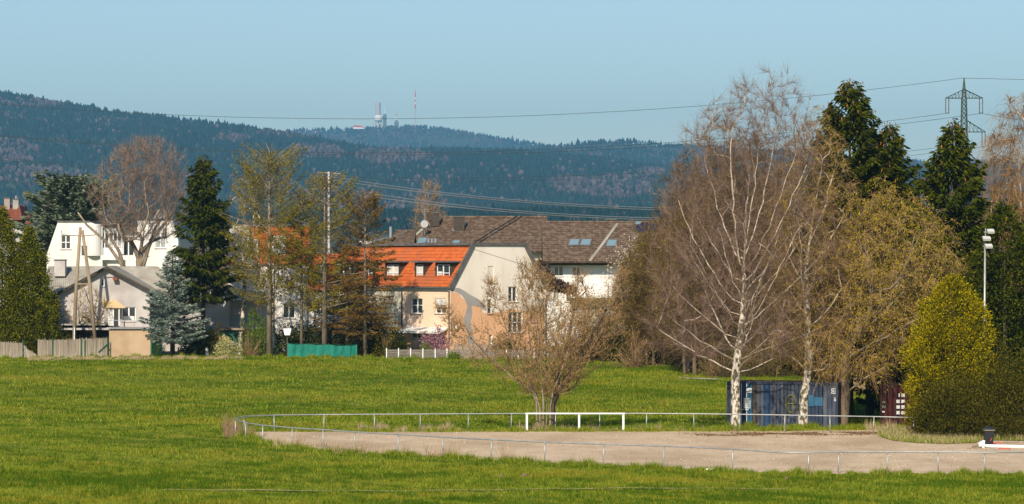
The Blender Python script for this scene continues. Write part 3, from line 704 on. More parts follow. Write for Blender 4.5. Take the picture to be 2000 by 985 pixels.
def roofpt(W_, px, py, ze, zr, dep):
    """point on the front slope seen at a pixel"""
    lo, hi = -.5, dep
    for _ in range(30):
        t = (lo+hi)/2; Yt = W_.o.y+t; z = ze+(zr-ze)*(t+.5)/(dep+.5)
        if z < ZA(py, Yt): lo = t
        else: hi = t
    return Vector((XA(px, W_.o.y+t), W_.o.y+t, z))
def skylight(H, r):
    e, W_, w, ze, zr, dep = H; p = [roofpt(W_, x, y, ze, zr, dep) for x, y in ((r[0], r[3]), (r[2]-4, r[3]), (r[2], r[1]), (r[0]+5, r[1]))]
    n_ = (p[1]-p[0]).cross(p[3]-p[0]).normalized(); m = MB().prism([q+n_*.04 for q in p], n_*.10); f = m.build('skylight', M_slate, e)
    c = sum(p, Vector())/4; m = MB().prism([q+(c-q)*.2+n_*.145 for q in p], n_*.012); m.build('pane', M_sky, f)
def roofstrip(H, pts, w, mat, name):
    e, W_, ww, ze, zr, dep = H; p = [roofpt(W_, x, y, ze, zr, dep) for x, y in pts]
    n_ = Vector((0, -.6, .8)); m = MB()
    for a, b in zip(p, p[1:]):
        s = (b-a).cross(n_).normalized()*w; m.prism([a-s+n_*.05, a+s+n_*.05, b+s+n_*.05, b-s+n_*.05], n_*.05)
    m.build(name, mat, e)
M_sky = principled('skylight_glass', (.16, .24, .28), .08, .8)
H1 = brown_house('brown_roof_house', 'long house with brown weathered tiled roof and two dark chimneys behind the orange roof', 800, 1062, 492, 425, 300, M_white, 0, lr=(3.6, 0))
e1 = H1[0]; skylight(H1, (812, 466, 836, 480)); skylight(H1, (880, 471, 900, 484)); roofstrip(H1, [(786, 492), (806, 466), (825, 449)], .12, M_eternit, 'verge_strip')
roofstrip(H1, [(884, 452), (899, 446), (910, 437)], .15, M_metal, 'flashing')
wall(Plane(800, 300.3, 0), [(800, 9000), (800, 494), (1062, 494), (1062, 9000)], [], M_white, e1, zb=1)
chimney(Plane(843, 303.5, 0), (843, 417, 858, 430), .2, e1, M_dormer); chimney(Plane(886, 303, 0), (886, 424, 907, 446), 0, e1, M_dormer)
m = MB().tube([P(830, 440, 302), P(830, 408, 302)], .03, 5)
for i, (w_, y_) in enumerate(((16, 409), (11, 413), (8, 418))): m.tube([P(830-w_/2, y_, 302), P(830+w_/2, y_+.5, 302)], .02, 4)
tag(m.build('tv_antenna', M_metal, None), 'thin rooftop television antenna above the grey satellite dish', 'antenna')
m = MB(); dc = P(829, 438, 301.8)
m.lathe((0, 0, 0), [(.02, 0), (.18, .02), (.30, .06), (.38, .11)], 14)
m.v = [tuple(Matrix.Rotation(math.radians(80), 3, 'X') @ Vector(v)+dc) for v in m.v]
ds = empty('satellite_dish', dc, 'round grey satellite dish on the brown tiled roof below the antenna', 'satellite dish'); m.build('dish', principled('grey_dish_paint', (.33, .33, .33), .6), ds); MB().tube([dc, dc+Vector((0, .3, -1.1))], .04, 6).build('pole', M_metal, ds)
H2 = brown_house('brown_annexe_house', 'low brown tiled roof with a small steel flue left of the larger brown roof', 752, 800, 492, 452, 297, M_white, 0, lr=(1.2, 0)); e2 = H2[0]
wall(Plane(752, 297.3, 0), [(752, 9000), (752, 494), (800, 494), (800, 9000)], [], M_white, e2, zb=1)
m = MB().tube([P(763, 466, 299), P(763, 443, 299)], .13, 8); m.build('flue', M_metal, e2)
for i in range(3): roofstrip(H2, [(768+i*9, 463-i*4), (777+i*9, 462-i*4)], .09, M_slate, 'snow_guard')
H3 = brown_house('brown_roof_white_house', 'white house with brown tiled roof, roof windows and blue solar panels right of the tree', 1068, 1300, 512, 435, 285, M_white, 0); e3 = H3[0]
for r in ((1108, 469, 1134, 482), (1131, 469, 1157, 482), (1182, 470, 1207, 484), (1238, 434, 1254, 441)): skylight(H3, r)
roofstrip(H3, [(1152, 511), (1180, 474), (1206, 438)], .13, M_eternit, 'verge_strip')
chimney(Plane(1183, 290.5, 0), (1183, 430, 1203, 447), 0, e3, M_dormer)
for (x, w_) in ((1246, 20), (1268, 20), (1290, 16)):
    p = [roofpt(H3[1], *q, *H3[3:6]) for q in ((x-6, 455), (x-6+w_, 455), (x+w_, 437), (x, 437))]; n_ = (p[1]-p[0]).cross(p[3]-p[0]).normalized()
    m = MB().prism([q+n_*.06 for q in p], n_*.06); m.build('solar_panel', M_solar if 'M_solar' in globals() else (M_solar := principled('solar_cells', (.012, .018, .06), .15, .6)), e3)
WH = Plane(1068, 286, 0)
wall(WH, [(1068, 9000), (1068, 515), (1300, 515), (1300, 9000)], [(1082, 519, 1100, 540), (1118, 521, 1134, 540), (1200, 545, 1222, 575), (1105, 560, 1126, 590)], M_white, e3, zb=1)
for r in ((1082, 519, 1100, 540), (1118, 521, 1134, 540), (1200, 545, 1222, 575), (1105, 560, 1126, 590)): window(WH, r, e3, 2, 1)
m = MB(); WH.box(m, -.3, 11.5, ZA(518, 286), ZA(514, 286), -.6, -.02); m.build('gutter', M_dormer, e3)
m = MB(); WH.box(m, 2, 9, ZA(582, 286), ZA(578, 286), -1.5, -.01); bl = m.build('balcony', M_white, e3)
m = MB()
for i in range(24): WH.box(m, 2+i*.3, 2.06+i*.3, ZA(578, 286), ZA(562, 286), -1.5, -1.45)
m.build('balcony_railing', M_whitep, bl)
# dark pergola clad with climbing plants between the gable and the white house
cp = empty('climbing_plant_wall', P(1090, 640, 268), 'dark brown leafless creeper hanging over the white wall right of the cream gable', 'plant')
rs = np.random.RandomState(5); q = rs.rand(2600, 2); px = 1050+q[:, 0]*74; top = np.interp(px, [1050, 1066, 1085, 1124], [506, 512, 545, 562]); py = top+(np.interp(px, [1050, 1066, 1124], [540, 566, 574])-top)*q[:, 1]
Yv = 266+rs.rand(2600)*.9; C = np.stack([(px-1000)/F*Yv, Yv, HC+(HY-py)/F*Yv], 1)-np.array(cp.location)
part('foliage', leaves(C, .26, rs, rs.randn(2600, 3), .6), leafmat('dry_creeper', [(.05, .03, .02), (.10, .065, .045), (.13, .09, .06)], 0), cp)
i = rs.randint(0, 2600, 60); part('stems', ribbons(C[i], rs.randn(60, 3)*.3+np.array([.3, 0, -1]), np.full(60, 1.6), .03, rs, 0, 3), M_barkd, cp)
# ---------------------------------------------------------------- white flat-roofed house, left
YW = 290; wh = empty('white_flat_roof_house', (XA(210, YW), YW, 1.5), 'bright white flat-roofed house with a glazed bay behind the grey gabled bungalow', 'house'); WW = Plane(92, YW, 0)
ho = [(119, 460, 138, 487)]
wall(WW, [(91, 9000), (91, 498), (113, 434), (175, 434), (200, 442), (200, 9000)], ho+[(158, 480, 196, 501)], M_white, wh, zb=1)
window(WW, ho[0], wh, 2, 2); window(WW, (158, 480, 196, 501), wh, 2, 1, sill=False)
WW2 = Plane(92, YW+1.2, 0); ho = [(203, 457, 238, 482), (240, 462, 262, 500)]
wall(WW2, [(198, 9000), (198, 440), (272, 440), (272, 9000)], ho, M_white, wh, zb=1); window(WW2, ho[0], wh, 4, 1, glass=M_glassl, dep=.02); window(WW2, ho[1], wh, 2, 1, dep=.02)
m = MB()
ub = WW2.uz(199, 455)[0]; uc = WW2.uz(240, 455)[0]; zz = ZA(455, YW)
m.prism([WW2.pt(ub, zz, -.9), WW2.pt(uc, zz, -.9), WW2.pt((ub+uc)/2, zz+.85, -.9)], -WW2.n*1.0); m.build('bay_roof', M_glassl, wh)
m = MB(); WW2.box(m, ub, uc, ZA(501, YW), ZA(484, YW), -.95, -.8)
for i in range(6): u = ub+(uc-ub)*i/5; WW2.box(m, u-.04, u+.04, ZA(484, YW), zz, -.95, -.87)
m.build('glazed_bay_frame', M_whitep, wh)
ho = [(303, 455, 324, 485), (278, 482, 290, 500)]
wall(WW, [(268, 9000), (268, 430), (336, 430), (348, 470), (350, 9000)], ho, M_white, wh, zb=1, depth=1.5); window(WW, ho[0], wh, 2, 1, glass=M_glassl); window(WW, ho[1], wh, 1, 1)
m = MB()
for (x0, x1, y) in ((113, 176, 434), (176, 270, 440), (268, 337, 430)):
    WW.box(m, WW.uz(x0, 0)[0], WW.uz(x1, 0)[0], ZA(y, YW)+.003, ZA(y, YW)+.12, -.12, 9.0 if y != 440 else 8.8)
m.build('flat_roof', M_slate, wh)
m = MB(); u = WW.uz(184, 0)[0]; m.lathe(WW.pt(u, ZA(500, YW), .1), [(.7, 0), (.7, 3.0)], 20); m.build('round_stair_wall', M_white, wh)
m = MB(); WW.box(m, WW.uz(200, 0)[0], WW.uz(270, 0)[0], ZA(508, YW), ZA(499, YW), -1.3, -1.2); m.build('parapet', M_white, wh)
m = MB().prism([P(296, 430, 296), P(330, 430, 296), P(322, 412, 298), P(310, 408, 298)], (0, 2, 0)); m.build('roof_lantern', M_eternit, wh)
# ---------------------------------------------------------------- orange and white balcony house, middle left
YB = 263; bh = empty('balcony_house', (XA(540, YB), YB, 1.5), 'white house with orange tiled mansard roof and glass balconies half hidden by larches', 'house'); WB = Plane(445, YB, -6)
ho = [(552, 593, 576, 622), (617, 592, 634, 614), (484, 606, 502, 640), (556, 540, 574, 566)]
wall(WB, [(445, 9000), (445, 516), (600, 514), (600, 566), (656, 566), (656, 9000)], ho, M_white, bh, zb=1)
for r in ho: window(WB, r, bh, 2, 2 if r[0] == 617 else 1)
WB2 = Plane(445, YB+.6, -6)
p = lambda px, py, dep: WB.pt(*WB.uz(px, py), dep)
tile_roof('roof', p(443, 517, -.3), p(602, 515, -.3), p(600, 440, 1.9), p(452, 440, 1.9), M_orange, bh)
tile_roof('roof', p(598, 568, -.3), p(668, 566, -.3), p(664, 496, 1.9), p(602, 496, 1.9), M_orange, bh)
tile_roof('roof', p(655, 508, .5), p(718, 508, .5), p(718, 494, 1.9), p(655, 494, 1.9), M_orange, bh)
slab('flat_roof_top', [p(452, 440, 1.7)+Vector((0, 0, .1)), p(600, 440, 1.7)+Vector((0, 0, .1)), p(600, 440, 8)+Vector((0, 0, .1)), p(452, 440, 8)+Vector((0, 0, .1))], .2, M_slate, bh)
for (x0, x1, y0, y1) in ((534, 554, 464, 496), (620, 634, 518, 552), (658, 684, 516, 544), (482, 500, 470, 496)):
    u0, u1, z0, z1 = WB.rect((x0, y0, x1, y1)); m = MB(); WB.box(m, u0-.12, u1+.12, z0-.1, z1+.12, .12, 1.8); dm = m.build('dormer', M_dormer if x0 > 600 else M_whitep, bh); window(WB, (x0, y0, x1, y1), bh, 2, 2, sill=False, dep=.05, glass=M_glassl if x0 < 600 else None)
Wg = Plane(400, 259, 0)
wall(Wg, [(398, 9000), (398, 560), (444, 575), (444, 9000)], [], M_greyr, bh, zb=1, depth=3.5, label='plain grey side wall')
m = MB(); WB.box(m, WB.uz(446, 0)[0], WB.uz(532, 0)[0], ZA(643, YB), ZA(638, YB), -1.4, -.01); m.build('balcony', M_white, bh); m = MB(); WB.box(m, WB.uz(446, 0)[0], WB.uz(532, 0)[0], ZA(586, YB), ZA(582, YB), -1.4, -.01); bc = m.build('balcony', M_white, bh)
for (x0, x1, y0, y1) in ((447, 488, 618, 638), (489, 531, 618, 638), (447, 488, 565, 582), (489, 531, 565, 582), (466, 504, 504, 526)):
    u0, u1, z0, z1 = WB.rect((x0, y0, x1, y1)); m = MB(); WB.box(m, u0+.03, u1-.03, z0, z1, -1.38, -1.34); m.build('glass_panel', M_glassg, bc)
m = MB(); m.tube([p(444.5, 640, -1.35), p(444.5, 560, -1.35)], .06, 6); m.tube([p(446, 617, -1.36), p(531, 617, -1.36)], .03, 5); m.build('balcony_rail', M_sill, bc)
Wc = Plane(437, YB-1.2, -6); u0, u1, z0, z1 = Wc.rect((442, 462, 484, 500)); m = MB()
for i in range(5): u = u0+(u1-u0)*i/4; Wc.box(m, u-.05, u+.05, z0, z1, 0, .1)
Wc.box(m, u0, u1, z1, z1+.1, 0, .12); Wc.box(m, u0, u1, z0-.1, z0, 0, 1.1); cs = m.build('conservatory', M_whitep, bh)
m = MB(); Wc.box(m, u0, u1, z0, z1, .05, .07); m.build('pane', M_glassl, cs)
m = MB(); m.prism([Wc.pt(u0-.2, z1+.1, -.1), Wc.pt(u1+.2, z1+.1, -.1), Wc.pt(u1-.2, z1+1.0, .9), Wc.pt(u0+.5, z1+1.0, .9)], (0, 1.5, 0)); m.build('conservatory_roof', M_eternit, cs)
for px in (601, 536):
    m = MB(); u = WB.uz(px, 0)[0]; m.tube([WB.pt(u, 1.2, -.08), WB.pt(u, ZA(568 if px > 600 else 517, YB), -.08)], .05, 6); m.build('drain_pipe', M_sill, bh)
chimney(Plane(880, YC, -50, 4), (700, 470, 716, 482), 0, hb_, M_white)
# ---------------------------------------------------------------- grey gabled bungalow
YH = 257; gb = empty('grey_bungalow', (XA(210, YH), YH, 1.5), 'grey rendered bungalow with a front gable and weathered corrugated roof behind the beige shed', 'house'); WM = Plane(108, YH, 0)
WR = Plane(90, YH+3.5, 0)
def corr(name, a, b, c, d, lab=None): return tile_roof(name, a, b, c, d, M_eternit, gb, 1.9, .2, .05, .03, .08, lab)
Yr = YH+6.5; zr = ZA(521, YH); zr = ZA(521, Yr)
corr('roof', Vector((XA(80, YH+1.8), YH+1.8, ZA(580, YH+1.8))), Vector((XA(418, YH+1.8), YH+1.8, ZA(592, YH+1.8))), Vector((XA(308, Yr), Yr, zr)), Vector((XA(94, Yr), Yr, zr)))
corr('roof', Vector((XA(418, YH+11), YH+11, ZA(592, YH+1.8))), Vector((XA(80, YH+11), YH+11, ZA(580, YH+1.8))), Vector((XA(94, Yr), Yr+.01, zr)), Vector((XA(308, Yr), Yr+.01, zr)))
apx = WM.pp(210, 522); el = WM.pp(106, 577); er = WM.pp(312, 577)
back = Vector((0, 6.4, 0)); n_ = Vector((0, -.45, 0))
for a_, b_ in ((el, apx), (apx, er)):
    m = MB().prism([a_+n_+Vector((0, 0, .12)), b_+n_+Vector((0, 0, .12)), b_+n_, a_+n_], back); m.build('gable_roof', M_eternit, gb)
    m = MB().prism([a_+n_*1.1+Vector((0, 0, .10)), b_+n_*1.1+Vector((0, 0, .10)), b_+n_*1.1+Vector((0, 0, -.14)), a_+n_*1.1+Vector((0, 0, -.14))], (0, -.04, 0)); m.build('barge_board', M_dormer, gb)
ho = [(196, 544, 204, 560), (238, 600, 265, 628)]
wall(WM, [(112, 9000), (112, 576), (210, 525), (292, 568), (292, 9000)], ho, M_greyr, gb, zb=1.2); window(WM, ho[0], gb, 1, 1); window(WM, ho[1], gb, 2, 1, curtain=(.05, .95, .35))
m = MB(); WM.box(m, WM.uz(222, 0)[0], WM.uz(231, 0)[0], ZA(548, YH), ZA(542, YH), -.5, -.01); m.build('beam_end', M_redroof, gb)
WN = Plane(292, YH+2.6, 0); ho = [(390, 596, 402, 632)]
wall(WN, [(293, 9000), (293, 590), (410, 592), (410, 9000)], ho, M_greyr, gb, zb=1.2); window(WN, ho[0], gb, 1, 2)
wall(Plane(84, YH+2.6, 0), [(86, 9000), (86, 582), (111, 582), (111, 9000)], [], M_greyr, gb, zb=1.2)
chimney(Plane(100, YH+4.5, 0), (106, 509, 127, 526), 0, gb, M_greyr, d=.9)
WP = Plane(200, YH-1.3, 0)   # porch under a tan awning
m = MB(); m.prism([WM.pp(199, 589), WM.pp(233, 589), WM.pp(233, 587), WM.pp(199, 587)], (0, -.05, 0)); m.v = []; m.f = []
m.prism([WM.pp(198, 588, .0), WM.pp(228, 588, .0), WP.pp(245, 602), WP.pp(206, 602)], (0, 0, .05)); m.build('awning', principled('tan_awning_cloth', (.58, .42, .22), .8), gb)
m = MB()
for x in (201, 211, 221, 232): u = WP.uz(x, 0)[0]; WP.box(m, u-.04, u+.04, ZA(636, YH), ZA(601, YH), .15, .23)
m.build('porch_frame', M_whitep, gb)
m = MB(); WP.box(m, WP.uz(212, 0)[0], WP.uz(220, 0)[0], ZA(636, YH), ZA(604, YH), .18, .2); m.build('porch_curtain', M_curtain, gb)
m = MB(); m.tube([P(196, 626, YH-2.4), P(300, 627, YH-2.4)], .025, 5)
for x in (196, 222, 240, 262, 280, 300): m.tube([P(x, 626.5, YH-2.4), P(x, 640, YH-2.4)], .02, 5)
m.build('terrace_railing', M_metal, gb)
m = MB(); m.box((XA(215, YH-2), YH-1.5, ZA(641, YH)), (9.5, 2.6, .2)); m.build('terrace_floor', M_greyr, gb)
m = MB(); m.box((XA(148, YH-1.8), YH-1.6, ZA(633, YH)), (5.2, 3.0, .12)); m.build('carport_roof', M_eternit, gb)
m = MB(); m.box((XA(148, YH-1.8), YH-.6, 2.6), (5.2, .1, 3.0)); m.build('carport_shade_back', M_dormer, gb)  # dark sheet gives the space under the terrace its shade by colour
# beige shed
YS = 250.8; sh = empty('garden_shed', (XA(254, YS), YS, 1.4), 'small beige rendered shed with a flat corrugated metal roof', 'shed'); 
WS = Plane(213, YS, 0)
m = MB(); u1 = WS.uz(294, 0)[0]; WS.box(m, 0, u1, 1.2, ZA(643, YS), 0, 2.4); m.build('wall', noisy('beige_shed_render', (.48, .35, .22), (.42, .30, .19), .8, 6, .95, .1, c3=(.36, .25, .15), s3=.4), sh)
m = MB(); k = 34
for i in range(k): u = -.15+(u1+.3)*i/k; WS.box(m, u, u+(u1+.3)/k, ZA(643, YS)+.02+(.03 if i % 2 else 0), ZA(643, YS)+.07+(.03 if i % 2 else 0), -.22, 2.6)
tag(m.build('roof', M_metal, sh), kind='stuff')
# stained streaks of the shed wall
m = MB(); WS.box(m, u1+.05, u1+.13, 1.2, ZA(648, YS), 0, .08); m.build('corner_post', principled('dark_green_paint', (.02, .12, .06), .5), sh)
# old red roofed house at the far left
rh = empty('red_roof_house', P(15, 470, 340), 'old red-brown tiled house roof with chimney at the far left edge', 'house')
tile_roof('roof', P(-60, 440, 338), P(66, 440, 338), P(48, 402, 343), P(-60, 402, 343), M_redroof, rh); wall(Plane(-60, 338.4, 0), [(-60, 9000), (-60, 440), (62, 440), (62, 9000)], [], M_greyr, rh, zb=1)
m = MB().prism([P(18, 430, 337.5), P(44, 430, 337.5), P(38, 402, 337.5)], (0, 5, 0)); m.build('dormer', M_redroof, rh)
chimney(Plane(20, 342, 0), (8, 388, 19, 402), 0, rh, M_sill); chimney(Plane(20, 342, 0), (25, 390, 36, 402), 0, rh, M_eternit, pots=1)
# ---------------------------------------------------------------- hilltop towers
YT = 9500
def lathe_px(m, px, prof_): m.lathe(P(px, HY, YT)+Vector((0, 0, 0)), [(r/F*YT, ZA(y, YT)-HC) for r, y in prof_], 14)
M_conc = principled('tower_concrete', (.50, .44, .42), .9); M_tdark = principled('dark_stone_tower', (.13, .14, .14), .9); M_red = principled('mast_red', (.55, .07, .06), .7)
t1 = empty('transmission_tower', P(739, 252, YT), 'tall grey telecom tower with a white round pod on the far hilltop', 'tower')
m = MB(); lathe_px(m, 738.5, [(4.9, 228), (4.9, 201), (2.5, 200), (1.5, 199)]); m.build('shaft', M_conc, t1)
m = MB(); lathe_px(m, 739, [(5, 238), (8, 235), (8.2, 228), (6.5, 226), (3, 225)]); m.build('pod', M_whitep, t1)
m = MB()
for x in (733, 739, 745): lathe_px(m, x, [(1.6, 256), (1.6, 236)])
m.build('legs', M_conc, t1)
t2 = empty('stone_lookout_tower', P(751, 252, YT), 'dark lookout tower with a white antenna right beside the telecom tower', 'tower')
m = MB(); lathe_px(m, 751.5, [(3.6, 256), (3.0, 234), (3.9, 230), (3.3, 229), (3.3, 224), (1, 223)]); m.build('shaft', M_tdark, t2)
m = MB(); lathe_px(m, 751.2, [(.6, 223), (.5, 209)]); m.build('antenna', M_whitep, t2)
t3 = empty('small_relay_tower', P(774, 252, YT), 'short dark relay tower with a red and white spike between the trees of the summit', 'tower')
m = MB(); lathe_px(m, 774.3, [(4.4, 256), (4.2, 240), (2.5, 236), (1.5, 235)]); m.build('shaft', M_tdark, t3)
m = MB(); lathe_px(m, 774.5, [(.9, 235), (.8, 228)]); m.build('antenna', M_whitep, t3); m = MB(); lathe_px(m, 774.5, [(.7, 228), (.5, 221)]); m.build('antenna_tip', M_red, t3)
t4 = empty('radio_mast', P(811, 256, YT), 'tall slender red and white striped radio mast on the hilltop', 'mast')
m = MB(); lathe_px(m, 811, [(.7, 260), (.7, 212)]); m.build('lower_shaft', M_conc, t4)
yy = [212, 204, 199, 195, 190, 182, 174]
for i in range(6): m = MB(); lathe_px(m, 811.2, [(1.2 if i < 5 else .7, yy[i]), (1.1 if i < 5 else .3, yy[i+1])]); m.build('band', M_red if i % 2 == 0 or i == 5 else M_whitep, t4)
t5 = empty('hilltop_house', P(697, 252, YT-300), 'low white hilltop house with a red roof left of the towers', 'house')
m = MB(); m.prism([P(690, 252, YT-300), P(711, 252, YT-300), P(711, 247.5, YT-300), P(690, 247.5, YT-300)], (0, 30, 0)); m.build('wall', M_whitep, t5)
m = MB(); m.prism([P(688, 248, YT-301), P(712, 249, YT-301), P(706, 246, YT-301), P(693, 244.5, YT-301)], (0, 30, 0)); m.build('roof', M_red, t5)
# ---------------------------------------------------------------- sand pitch and its pipe railing
M_sand = noisy('pitch_sand', (.46, .345, .225), (.55, .42, .285), .9, 8, .95, .3, bscale=14, stretch=(1, .5, 1), c3=(.37, .27, .17), s3=.16)
near = [(470, 166.0), (480, 161), (500, 157), (560, 152), (640, 148.5), (780, 146), (960, 142.2), (1060, 140), (1180, 138.2), (1430, 134), (1600, 132.6), (2000, 132.4), (2300, 132)]
far = [(2300, 171), (1790, 170), (1700, 168.4), (1500, 167), (1000, 166.5), (700, 166.3), (520, 166.6)]
poly = []
for pts in (near, far):
    for (a, b), (c, d) in zip(pts, pts[1:]):
        for i in range(6): t = i/6; px = a+(c-a)*t; Y = b+(d-b)*t+.25*noise.noise(Vector((px*.03, 1, 0))); poly.append((XA(px, Y), Y))
vs = [Vector((x, y, 0)) for x, y in poly]; tr = tessellate_polygon([vs])
bm = bmesh.new(); bv = [bm.verts.new((x, y, gz(x, y)+.035)) for x, y in poly]
for t in tr: bm.faces.new([bv[i] for i in t])
bmesh.ops.recalc_face_normals(bm, faces=bm.faces); me = bpy.data.meshes.new('sand_pitch'); bm.to_mesh(me); bm.free(); tag(link('sand_pitch', me, M_sand), kind='structure')
def in_poly(x, y, pg=poly):
    c = False; j = len(pg)-1
    for i in range(len(pg)):
        xi, yi = pg[i]; xj, yj = pg[j]
        if (yi > y) != (yj > y) and x < (xj-xi)*(y-yi)/(yj-yi)+xi: c = not c
        j = i
    return c
RH = .95
def rpt(px, py): Y = (HC-RH)*F/(py-HY); return Vector((XA(px, Y), Y, RH))
nr = [(460, 820), (480, 826), (513, 831), (571, 836), (631, 839.5), (693, 844), (778, 849), (865, 854), (960, 859), (1064, 864), (1179, 868), (1297, 871.5), (1431, 877.5), (1523, 884), (1579, 884), (1638, 883), (1733, 883), (1832, 883), (1923, 884), (2030, 884)]
fr = [(460, 820), (464, 816.5), (477, 813.5), (535, 811), (633, 810), (731, 809.5), (821, 809), (915, 808.5), (999, 808), (1085, 807.6), (1171, 807.6), (1263, 807.8), (1355, 808.5), (1445, 809.5), (1533, 811), (1621, 812.5), (1707, 814), (1785, 816)]
M_rail = noisy('galvanised_pipe', (.30, .31, .30), (.42, .43, .41), 2, 5, .5, .1, metal=.5)
rl = empty('pitch_railing', (XA(460, 161), 161, 0), 'grey galvanised pipe railing on thin posts looping round the sand pitch', 'railing')
for pts, skip in ((nr, {13}), (fr, {0, 1})):
    m = MB(); m.tube([rpt(*q) for q in pts], .032, 8); m.build('handrail', M_rail, rl, True)
    for i, q in enumerate(pts):
        if i in skip: continue
        p = rpt(*q); tl = Vector((rnd.uniform(-.03, .03), 0, 0)); m = MB().tube([(p.x+tl.x, p.y, -.1), (p.x, p.y, RH-.01)], .03, 7); post = m.build('post', M_rail, rl, True)
        m = MB().tube([(p.x, p.y, RH-.09), (p.x, p.y, RH-.02)], .042, 7); m.build('clamp', M_rail, post)
# white barrier
YBAR = 167.2
wb = empty('white_barrier', (XA(1123, YBAR), YBAR, 0), 'low white painted barrier of three posts and a top bar beside the multi-stemmed tree', 'barrier')
m = MB(); a = P(1026, 807.5, YBAR); b = P(1220, 808, YBAR); m.box((a+b)/2, ((b-a).length, .09, .07)); m.build('top_bar', M_whitep, wb)
for px in (1029, 1131, 1217.5): m = MB(); m.box((XA(px, YBAR), YBAR, (a.z-.045)/2-.02), (.11, .10, a.z-.05)); m.build('post', M_whitep, wb)
# ---------------------------------------------------------------- shipping containers
M_cb = [noisy('container_'+nm, a, b, 3.2, 6, .6, .15, stretch=(1, 1, .35), lo=.42, hi=.66, spec=.3) for nm, a, b in (
 ('slate_blue', (.028, .038, .062), (.068, .076, .10)), ('blue', (.008, .038, .095), (.02, .055, .12)), ('pale_grey_blue', (.05, .062, .085), (.10, .105, .125)),
 ('navy', (.012, .022, .05), (.03, .045, .075)), ('teal', (.015, .08, .15), (.03, .11, .18)))]
M_rust_shade = noisy('rusty_roof_and_shadow_strip', (.05, .035, .025), (.12, .07, .035), 4, 5, .8)  # rusty roof tone, reused for the painted trunk shadow strip
M_lines = principled('faded_white_print', (.5, .52, .52), .7); M_ink = principled('dark_print', (.05, .06, .08), .7); M_yel = principled('faded_yellow_graffiti', (.26, .23, .05), .8)
YK = 171.2; K = Plane(1420, YK, -19); kt = ZA(745.5, YK); kz = -.02
bc = empty('blue_shipping_container', (XA(1530, YK), YK, 0), 'battered blue storage container patched with blue panels, graffiti and white stickers behind the birches', 'container')
ul = K.uz(1637, 800)[0]; DK = 2.44
m = MB(); K.box(m, .03, ul-.03, kz, kt-.1, .08, DK-.03); m.build('body', M_cb[3], bc)
m = MB()
for z0, z1 in ((kt-.12, kt), (kz, kz+.14)):
    K.box(m, 0, ul, z0, z1, -.02, .10); K.box(m, 0, ul, z0, z1, DK-.1, DK); K.box(m, 0, .1, z0, z1, .1, DK-.1); K.box(m, ul-.1, ul, z0, z1, .1, DK-.1)
for u0, u1 in ((0, .12), (ul-.12, ul)):
    for d0, d1 in ((-.02, .1), (DK-.1, DK)): K.box(m, u0, u1, kz+.14, kt-.12, d0, d1)
m.build('frame', M_cb[3], bc); m = MB(); K.box(m, .02, ul-.02, kt+.003, kt+.02, .02, DK-.02); m.build('roof', M_rust_shade, bc)
segs = [(1424, 1431, 0), (1431, 1444, 1), (1444, 1457, 1), (1457, 1470, 4), (1470, 1477, 5), (1477, 1485, 0), (1485, 1492.5, 2), (1492.5, 1503, 1), (1503, 1510, 0), (1510, 1517, 2), (1517, 1524, 0), (1524, 1531, 2), (1531, 1538, 0), (1538, 1545, 0), (1545, 1552, 2), (1552, 1560, 0), (1560, 1577, 0), (1577, 1592, 3), (1592, 1607, 3), (1607, 1616, 2), (1616, 1633.5, 0)]  # dark brown strip and navy panels carry the birch trunks' shadows as colour
for i, (x0, x1, c) in enumerate(segs):
    u0 = K.uz(x0, 800)[0]; u1 = K.uz(x1, 800)[0]; m = MB(); n = max(1, round((u1-u0)/.24)) if c in (1, 3, 4) or x1-x0 > 12 else 1
    for q in range(n):
        a = u0+(u1-u0)*q/n; b = u0+(u1-u0)*(q+1)/n; g_ = (b-a)*.1; df = .012*(i % 3)
        m.prism([K.pt(a+.004, kz+.14, .078), K.pt(a+g_, kz+.14, .01+df), K.pt(b-g_*2, kz+.14, .01+df), K.pt(b-.004, kz+.14, .078)], (0, 0, kt-kz-.27))
    o = m.build('panel', M_rust_shade if c == 5 else M_cb[c], bc)
for px in (1448.5, 1458.5):
    u = K.uz(px, 800)[0]; m = MB().tube([K.pt(u, .1, -.03), K.pt(u, kt-.1, -.03)], .022, 6); K.box(m, u-.1, u+.12, 1.0, 1.05, -.05, .0); m.build('lock_rod', M_lines, bc)
def flat(r, mat, name, parent, W=K, d=-.006):
    a, b, c, dd = W.rect(r); m = MB(); W.box(m, a, b, c, dd, d-.003, d); return m.build(name, mat, parent)
flat((1452.5, 777.5, 1466, 798), M_lines, 'sticker', bc); flat((1458.7, 758, 1469, 767.5), M_lines, 'sticker', bc, d=-.02)
tx = MB()
for i in range(5): a, b, c, dd = K.rect((1460, 779+i*3.7, 1465.4, 780.6+i*3.7)); K.box(tx, a, b, c, dd, -.013, -.010)
for y_, xs_ in ((760, ((1625.5, 1628), (1629, 1631), (1631.6, 1634.5))), (766, ((1625, 1627.4), (1628, 1630.5), (1631, 1632.6), (1633.2, 1634.8))), (777.5, ((1629.8, 1632),))):
    for x0, x1 in xs_: a, b, c, dd = K.rect((x0, y_, x1, y_+2.6)); K.box(tx, a, b, c, dd, -.019, -.0165)
tag(tx.build('printed_code', M_ink, bc), kind='stuff')
flat((1624, 758.8, 1635.6, 763.8), M_lines, 'code_plate', bc, d=-.013); flat((1624, 764.8, 1635.6, 769.8), M_lines, 'code_plate', bc, d=-.013); flat((1629, 776.5, 1633, 784), M_lines, 'code_plate', bc, d=-.013)
